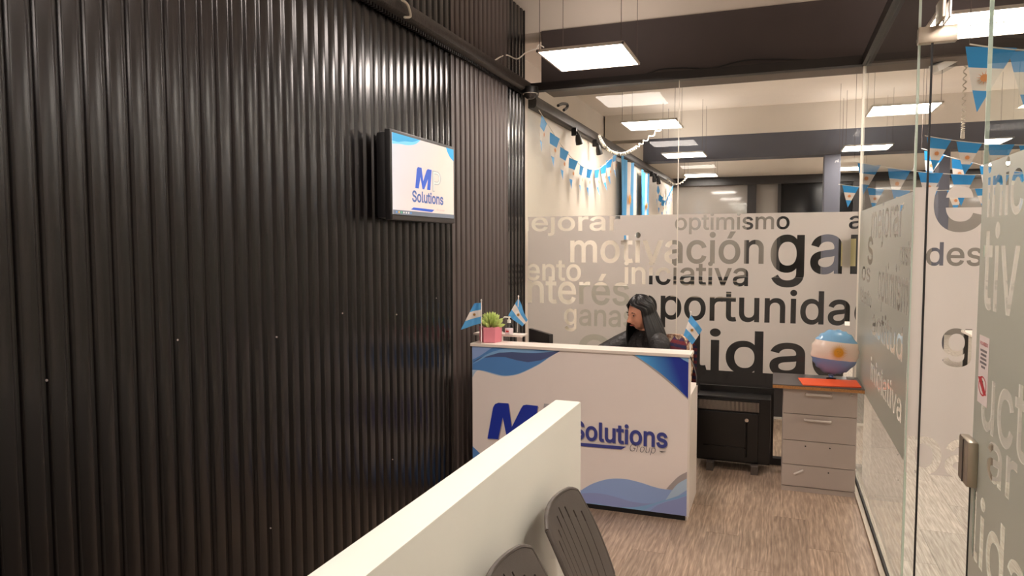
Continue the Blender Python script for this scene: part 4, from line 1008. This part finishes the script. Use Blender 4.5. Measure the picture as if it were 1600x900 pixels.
for A, B_, C_ in ((RS, RE, RW), (LS, LE, LW)):
    caps(body, [(SC.lerp(A, .6), .06), (A, .056), (B_, .042), (C_, .028)])
    hd = (C_ - B_); hd.z *= .2; hd = hd.normalized(); sd = Vector((-hd.y, hd.x, 0)); thumb = 1 if A is RS else -1
    # palm, four fingers, thumb
    pc = C_ + hd * .05 + Vector((0, 0, -.008)); body.ell(pc, (.048, .04, .016), 14, rot=Matrix((hd, sd, Vector((0, 0, 1)))).transposed())
    for k, ln in enumerate((.062, .072, .068, .052)):
        r0 = C_ + hd * .085 + sd * thumb * (-.03 + .02 * (3 - k) if True else 0) + Vector((0, 0, -.006)); d_ = (hd + sd * thumb * (.06 * (1.5 - k))).normalized()
        caps(body, [(r0, .0095), (r0 + d_ * ln * .5 + Vector((0, 0, .004)), .009), (r0 + d_ * ln * .95 + Vector((0, 0, -.012)), .0075)])
    t0 = C_ + hd * .03 + sd * thumb * -.03
    caps(body, [(t0, .012), (t0 + hd * .03 - sd * thumb * .022, .0105), (t0 + hd * .062 - sd * thumb * .026 + Vector((0, 0, -.008)), .0085)])
KN = []
for s in (-1, 1):
    h0 = HIP + SDL * s * .09 + Vector((0, 0, -.0)); kn = h0 + FD * .40 + SDL * s * .03 + Vector((0, 0, -.01)); an = kn + FD * .02 + Vector((0, 0, -.455)); toe = an + FD * .15 + Vector((0, 0, -.035))
    caps(body, [(h0, .085), (kn, .055), (an, .036)]); caps(body, [(an + Vector((0, 0, -.02)), .036), (toe, .03)]); KN.append((h0, kn, an, toe))
bd = solid(body, 'body', M['skin'], pe, .0045, 2)
jk = MB()
caps(jk, [(SC + Vector((0, 0, .055)), .07), (SC + Vector((0, 0, .0)), .11)])
caps(jk, [(SC - Vector((0, 0, .06)), .145), (SC.lerp(HIP, .5), .15), (HIP + Vector((0, 0, .02)), .155)])
for A, B_, C_ in ((RS, RE, RW), (LS, LE, LW)):
    caps(jk, [(SC.lerp(A, .5), .09), (A, .083), (A.lerp(B_, .5), .08), (B_, .07), (C_.lerp(B_, .12), .042)])
    for k in range(1, 6): # quilted rings
        p = A.lerp(B_, k / 5.5); d_ = (B_ - A).normalized(); jk.tube([p - d_ * .018, p - d_ * .009, p + d_ * .009, p + d_ * .018], [.05, .081 - k * .002, .081 - k * .002, .05], 16)
        p = B_.lerp(C_, k / 6.5); d_ = (C_ - B_).normalized(); jk.tube([p - d_ * .014, p - d_ * .006, p + d_ * .006, p + d_ * .014], [.035, .066 - k * .004, .066 - k * .004, .035], 16)
solid(jk, 'jacket', M['jacket'], pe, .009, 3)
tr_ = MB()
for h0, kn, an, toe in KN: caps(tr_, [(h0, .098), (kn, .068), (an + Vector((0, 0, .04)), .05)])
caps(tr_, [(HIP, .13), (HIP + Vector((0, 0, .05)), .125)])
solid(tr_, 'trousers', M['trouser'], pe, .01, 4)
for h0, kn, an, toe in KN:
    sh = MB(); caps(sh, [(an + Vector((0, 0, -.025)), .046), (toe + Vector((0, 0, .004)), .038)]); solid(sh, 'shoe', M['shoe'], pe, .008, 3)
SDL = HSD
HR = Matrix((HF, SDL, HU)).transposed()
for s in (-1, 1):
    ew = MB().ell(hp(.079, s * .031, .007), (.010, .0135, .0065), 12, rot=HR).build('eye', M['eye_w'], bd, smooth=True)
    MB().ell(hp(.0865, s * .031, .0055), (.004, .0058, .0058), 10, rot=HR).build('iris', M['eye'], bd, smooth=True)
    MB().tube([hp(.086, s * .016, .0105), hp(.0895, s * .030, .0145), hp(.080, s * .045, .0095)], [.002, .003, .002], 6).build('eyelid', M['brow'], bd, smooth=True)
    MB().tube([hp(.093, s * .013, .027), hp(.094, s * .030, .031), hp(.083, s * .048, .025)], [.003, .0042, .002], 6).build('eyebrow', M['brow'], bd, smooth=True)
MB().tube([hp(.088, .022, -.063), hp(.0985, .01, -.0605), hp(.100, 0, -.062), hp(.0985, -.01, -.0605), hp(.088, -.022, -.063)], [.0025, .0052, .005, .0052, .0025], 8).build('lips', M['lip'], bd, smooth=True)
# hair: cap over the skull, centre parting, long falls on both sides and down the back
hr = MB(); nA, nL = 96, 46; P = []
for j in range(nL + 1):
    f = j / nL
    for i in range(nA + 1):
        a_ = -1 + 2 * i / nA                                    # -1 .. 1 from her right temple round the back to the left temple
        st = .010 * noise.noise(Vector((a_ * 13, f * 2.2, 3))) + .006 * noise.noise(Vector((a_ * 45, f * 3, 8)))
        if f < .36:
            t_ = f / .36; lat = R(90 - 96 * t_)                  # crown to ear height
            q_ = min(1, max(0, (t_ - .5) / .3)); open_ = R(62 * (q_ * q_ * (3 - 2 * q_)) ** .6); az = math.pi - (math.pi - open_) * a_ if a_ >= 0 else math.pi - (math.pi - open_) * a_
            r_ = 1.0 + st * 6
            p = hp(.113 * math.cos(lat) * math.cos(az) * r_ - .004, .093 * math.cos(lat) * math.sin(az) * r_, .004 + .131 * math.sin(lat) * r_)
        else:
            t_ = (f - .36) / .64; open_ = R(62 + 6 * t_); az = math.pi - (math.pi - open_) * a_
            lat = R(-6); p0 = hp(.113 * math.cos(lat) * math.cos(az) - .004, .093 * math.cos(lat) * math.sin(az), .004 + .131 * math.sin(lat))
            down = .34 * t_ * (1 - .12 * abs(a_) + .05 * noise.noise(Vector((a_ * 9, 0, 0))))
            c0 = Vector((HC.x, HC.y, p0.z)) - HF * .02; rad = (p0 - c0); rad.z = 0
            grow = 1 + .55 * math.sin(min(1, t_ * 1.3) * math.pi / 2) + st * 7
            shift = -FD * .04 * t_ + SDL * (.03 * t_)
            p = c0 + rad * grow + shift + Vector((0, 0, -down)) - Vector((0, 0, 0))
        P.append(p)
hr.v = P; hr.f = [[j * (nA + 1) + i, j * (nA + 1) + i + 1, (j + 1) * (nA + 1) + i + 1, (j + 1) * (nA + 1) + i] for j in range(nL) for i in range(nA)]; hr.mi = [0] * len(hr.f)
ho = hr.build('hair', M['hair'], pe, smooth=80)
sf = ho.modifiers.new('thick', 'SOLIDIFY'); sf.thickness = .012; sf.offset = -1

# ================================================================== OFFICE BEHIND THE GLASS
scs = thing('desk_screen', (-1.55, 7.25, 0), 'pale grey desk screen behind the frosted glass on the left', 'screen')
bx('panel', M['grey_screen'], scs, -1.98, -1.24, 7.24, 7.28, .08, 1.26, bev=.004)
for x_ in (-1.9, -1.3): bx('foot', M['black_metal'], scs, x_ - .02, x_ + .02, 7.1, 7.42, 0, .08)
scs = thing('desk_screen', (-.31, 7.25, 0), 'charcoal desk screen behind the black heater', 'screen')
bx('panel', M['dark_screen'], scs, -1.22, .60, 7.24, 7.28, .0, 1.37, bev=.004)
bx('base_strip', M['grey_screen'], scs, -1.22, .60, 7.225, 7.24, 0, .02)
for z_ in (1.16, 1.2, 1.24, 1.28, 1.32): bx('slot_rail', M['heater_fin'], scs, -1.0, -.35, 7.228, 7.24, z_, z_ + .012)
def office_desk(x, y, label, rz=0):
    t = thing('office_desk', (x, y, 0), label, 'desk', rz=rz)
    MB().box(-.7, .7, -.35, .35, .72, .745, bev=.003).build('top', M['white'], t, local=True)
    for sx in (-1, 1):
        for sy in (-1, 1): MB().box(sx * .66 - .02, sx * .66 + .02, sy * .31 - .02, sy * .31 + .02, 0, .72).build('leg', M['black_metal'], t, local=True)
    return t
office_desk(-1.2, 7.86, 'white office desk behind the desk screens on the left')
office_desk(.3, 9.1, 'white office desk in the middle of the office')
office_desk(2.6, 8.6, 'white office desk beyond the open door')
office_desk(2.6, 11.0, 'white office desk beside the slate pillar')
def office_monitor(x, y, z, label):
    t = thing('office_monitor', (x, y, z), label, 'monitor')
    MB().box(-.26, .26, -.015, .015, .1, .42, bev=.004).build('case', M['black_pl'], t, local=True)
    MB().box(-.25, .25, .015, .017, .11, .41).build('screen', M['black_gl'], t, local=True)
    MB().box(-.02, .02, -.03, .0, 0, .15).build('stand', M['black_pl'], t, local=True); MB().box(-.1, .1, -.08, .08, 0, .01).build('foot', M['black_pl'], t, local=True)
office_monitor(-1.0, 7.86, .745, 'black monitor on the left office desk'); office_monitor(.5, 9.1, .745, 'black monitor on the middle office desk')
office_monitor(2.4, 8.6, .745, 'black monitor on the desk beyond the door')
pp = tag(MB().box(at(1314, 395, Y=YB + .02).x, at(1337, 395, Y=YB + .02).x, YB + .0115, YB + .013, at(1325, 416, Y=YB).z, at(1325, 373, Y=YB).z).build('paper_notice', M['paper']), 'cream paper notice taped on the back glass above the balloon', 'notice')

# spot lights clamped on the office rail
def spot(x, y, label):
    p = at(x, y, X=-1.95); t = thing('clip_spotlight', (p.x, p.y, 2.86), label, 'spotlight', 'black clip spotlights')
    MB().box(-.05, .0, -.02, .02, -.06, .02).build('clamp', M['black_pl'], t, local=True)
    MB().tube([(0, 0, -.02), (.02, 0, -.05), (.015, 0, -.075)], .012, 8).build('neck', M['black_pl'], t, smooth=True, local=True)
    MB().tube([(.015, -.01, -.05), (.02, .0, -.10), (.025, .02, -.145)], [.024, .034, .038], 12).build('head', M['black_pl'], t, smooth=50, local=True)
spot(901, 205, 'black clip spotlight nearest to the glass on the left rail'); spot(933, 222, 'second black clip spotlight on the left rail'); spot(1020.3, 276, 'third black clip spotlight before the far bunting'); spot(1027, 284, 'farthest black clip spotlight on the left rail')

# ---- bunting and hung flags
pen_cache = {}
def pennant_mesh(w_, h_, mats):
    key = (w_, h_, mats[0].name)
    if key in pen_cache: return pen_cache[key]
    mb = MB(); fr = [0, .31, .66, 1.0]
    for k in range(3):
        a0, a1 = fr[k], fr[k + 1]; n = 3
        for q in range(n):
            z0, z1 = a0 + (a1 - a0) * q / n, a0 + (a1 - a0) * (q + 1) / n
            h0, h1 = w_ / 2 * (1 - z0), w_ / 2 * (1 - z1); cv = lambda z: .02 * math.sin(z * 3)
            mb.add([(-h0, cv(z0), -z0 * h_), (h0, cv(z0), -z0 * h_), (h1, cv(z1), -z1 * h_), (-h1, cv(z1), -z1 * h_)], [(0, 1, 2, 3)], 1 if k == 1 else 0)
    o = mb.build('tmp_pen', mats, None, local=True); pen_cache[key] = o.data; bpy.data.objects.remove(o)
    s_ = sun_mesh(w_ * .17, 12); s2 = MB(); s2.add([(p.x, -.006, p.z - .47 * h_) for p in s_.v], s_.f); s2.add([(p.x, .03, p.z - .47 * h_) for p in s_.v], s_.f)
    o2 = s2.build('tmp_sun', M['sun_o'], None, local=True); pen_cache[key + ('s',)] = o2.data; bpy.data.objects.remove(o2)
    return pen_cache[key]
def bunting(pts, label, n, w_=.2, h_=.29, rz=None, sun=True, skip=0.0, mats=None, twist=0):
    mats = mats or [M['celeste_p'], M['fwhite']]
    pts = spline(pts, 10); t = thing('flag_bunting', pts[0], label, 'bunting', 'blue and white flag bunting')
    MB().tube(pts, .0035, 5).build('string', M['string'], t, smooth=True)
    if sun == 'hang':
        for e_p in (pts[0], pts[-1]): MB().tube([e_p, Vector((e_p.x, e_p.y, ZC))], .002, 4).build('hanger', M['wire'], t)
    L = [0]
    for a, b in zip(pts, pts[1:]): L.append(L[-1] + (b - a).length)
    me = pennant_mesh(w_, h_, mats); key = (w_, h_, mats[0].name)
    for k in range(n):
        s = (k + .5) / n * L[-1]; i = max(j for j in range(len(L)) if L[j] <= s); i = min(i, len(pts) - 2)
        p = pts[i].lerp(pts[i + 1], (s - L[i]) / max(1e-6, L[i + 1] - L[i])); d_ = pts[i + 1] - pts[i]
        o = bpy.data.objects.new('pennant', me); col.objects.link(o); o.parent = t; o.location = p - pts[0]
        az = math.atan2(d_.y, d_.x) if rz is None else rz
        o.rotation_euler = (random.uniform(-.12, .12), -math.atan2(d_.z, d_.xy.length) * .6, az + random.uniform(-.15, .15) + twist)
        if sun:
            q = bpy.data.objects.new('sun_emblem', pen_cache[key + ('s',)]); col.objects.link(q); q.parent = o
    return t
XW = -1.93
bunting([at(x, y, X=XW) for x, y in ((842, 172), (868, 213), (885, 237), (903, 255), (920, 264), (935, 264), (950, 252), (965, 236))], 'blue and white bunting sagging along the white wall behind the glass', 10, .2, .3, twist=-.06)
bunting([at(x, y, X=XW) for x, y in ((1028, 285), (1032, 303), (1037, 313), (1041, 311), (1052, 288))], 'blue and white bunting at the far end of the white wall', 7, .22, .32, twist=-.05)
def strung(y, x0, z0, x1, z1, sag, n, label, w_=.2, h_=.29, y1=None):
    y1 = y if y1 is None else y1
    P = [Vector((x0 + (x1 - x0) * k / 8, y + (y1 - y) * k / 8, z0 + (z1 - z0) * k / 8 - sag * 4 * (k / 8) * (1 - k / 8))) for k in range(9)]
    bunting(P, label, n, w_, h_, sun='hang')
def rowpx(Y, pa, pb, *r, **k):
    a, b = at(*pa, Y=Y), at(*pb, Y=Y); strung(Y, a.x, a.z, b.x, b.z, *r, **k)
rowpx(4.0, (1515, 69), (1730, 76), .02, 3, 'bunting with the largest pennants just beyond the glass door', .21, .3)
rowpx(7.3, (1445, 212), (1640, 226), .03, 4, 'bunting behind the door, topmost of the small rows', .2, .29)
rowpx(8.2, (1440, 232), (1620, 272), .03, 4, 'bunting behind the door sloping down to the right', .2, .28)
rowpx(7.55, (1335, 252), (1640, 268), .07, 6, 'bunting behind the door, lowest of the small rows', .2, .29)
rowpx(10.2, (1310, 288), (1560, 292), .06, 6, 'small far bunting across the office before the pillars', .2, .28)
def hung_flag(y0, y1, zt, zb, label):
    t = thing('hanging_flag', (XL + .02, (y0 + y1) / 2, zb), label, 'flag', 'cloth flags hung on the office wall')
    mb = MB(); nu_, nv_ = 18, 14
    for j in range(nv_ + 1):
        for i in range(nu_ + 1): mb.v.append(Vector((XL + .05 + .025 * math.sin(i * 1.3 + j * .1), y0 + (y1 - y0) * i / nu_, zt - (zt - zb) * j / nv_ - .04 * math.sin(math.pi * i / nu_) * (1 - j / nv_))))
    for j in range(nv_):
        for i in range(nu_): k = j * (nu_ + 1) + i; mb.f.append([k, k + 1, k + nu_ + 2, k + nu_ + 1]); mb.mi.append(1 if nu_ / 3 <= i < 2 * nu_ / 3 else 0)
    cl = mb.build('cloth', [M['celeste'], M['fwhite']], t, smooth=60)
    s_ = sun_mesh((y1 - y0) * .14, 16); s2 = MB(); s2.add([(XL + .085, (y0 + y1) / 2 + p.x, (zt + zb) / 2 + p.z) for p in s_.v], s_.f); s2.build('sun_emblem', M['sun'], cl)
hung_flag(9.45, 10.35, 2.87, 1.75, 'celeste and white cloth flag hung on the wall, nearer one')
hung_flag(10.95, 11.6, 2.83, 1.75, 'celeste and white cloth flag hung on the wall, farther one')

# emergency light under the beam in the office
ep = at(1474, 101, Y=YB + .2); em = thing('emergency_light', ep, 'tilted white emergency light with a clear lens seen through the door', 'light')
mb = MB().box(-.075, .075, -.05, .05, -.02, .03, bev=.006); o = mb.build('housing', M['white_pl'], em, smooth=30, local=True)
l_ = MB().box(-.065, .065, -.045, .045, -.045, -.02, bev=.006).build('lens', M['clearpl'], em, local=True)
MB().tube([(0, 0, .03), (0, 0, 2.988 - ep.z + .001)], .006, 6).build('stem', M['black_pl'], em, local=True)
for q in (o, l_): q.rotation_euler = (R(8), R(-28), R(20))
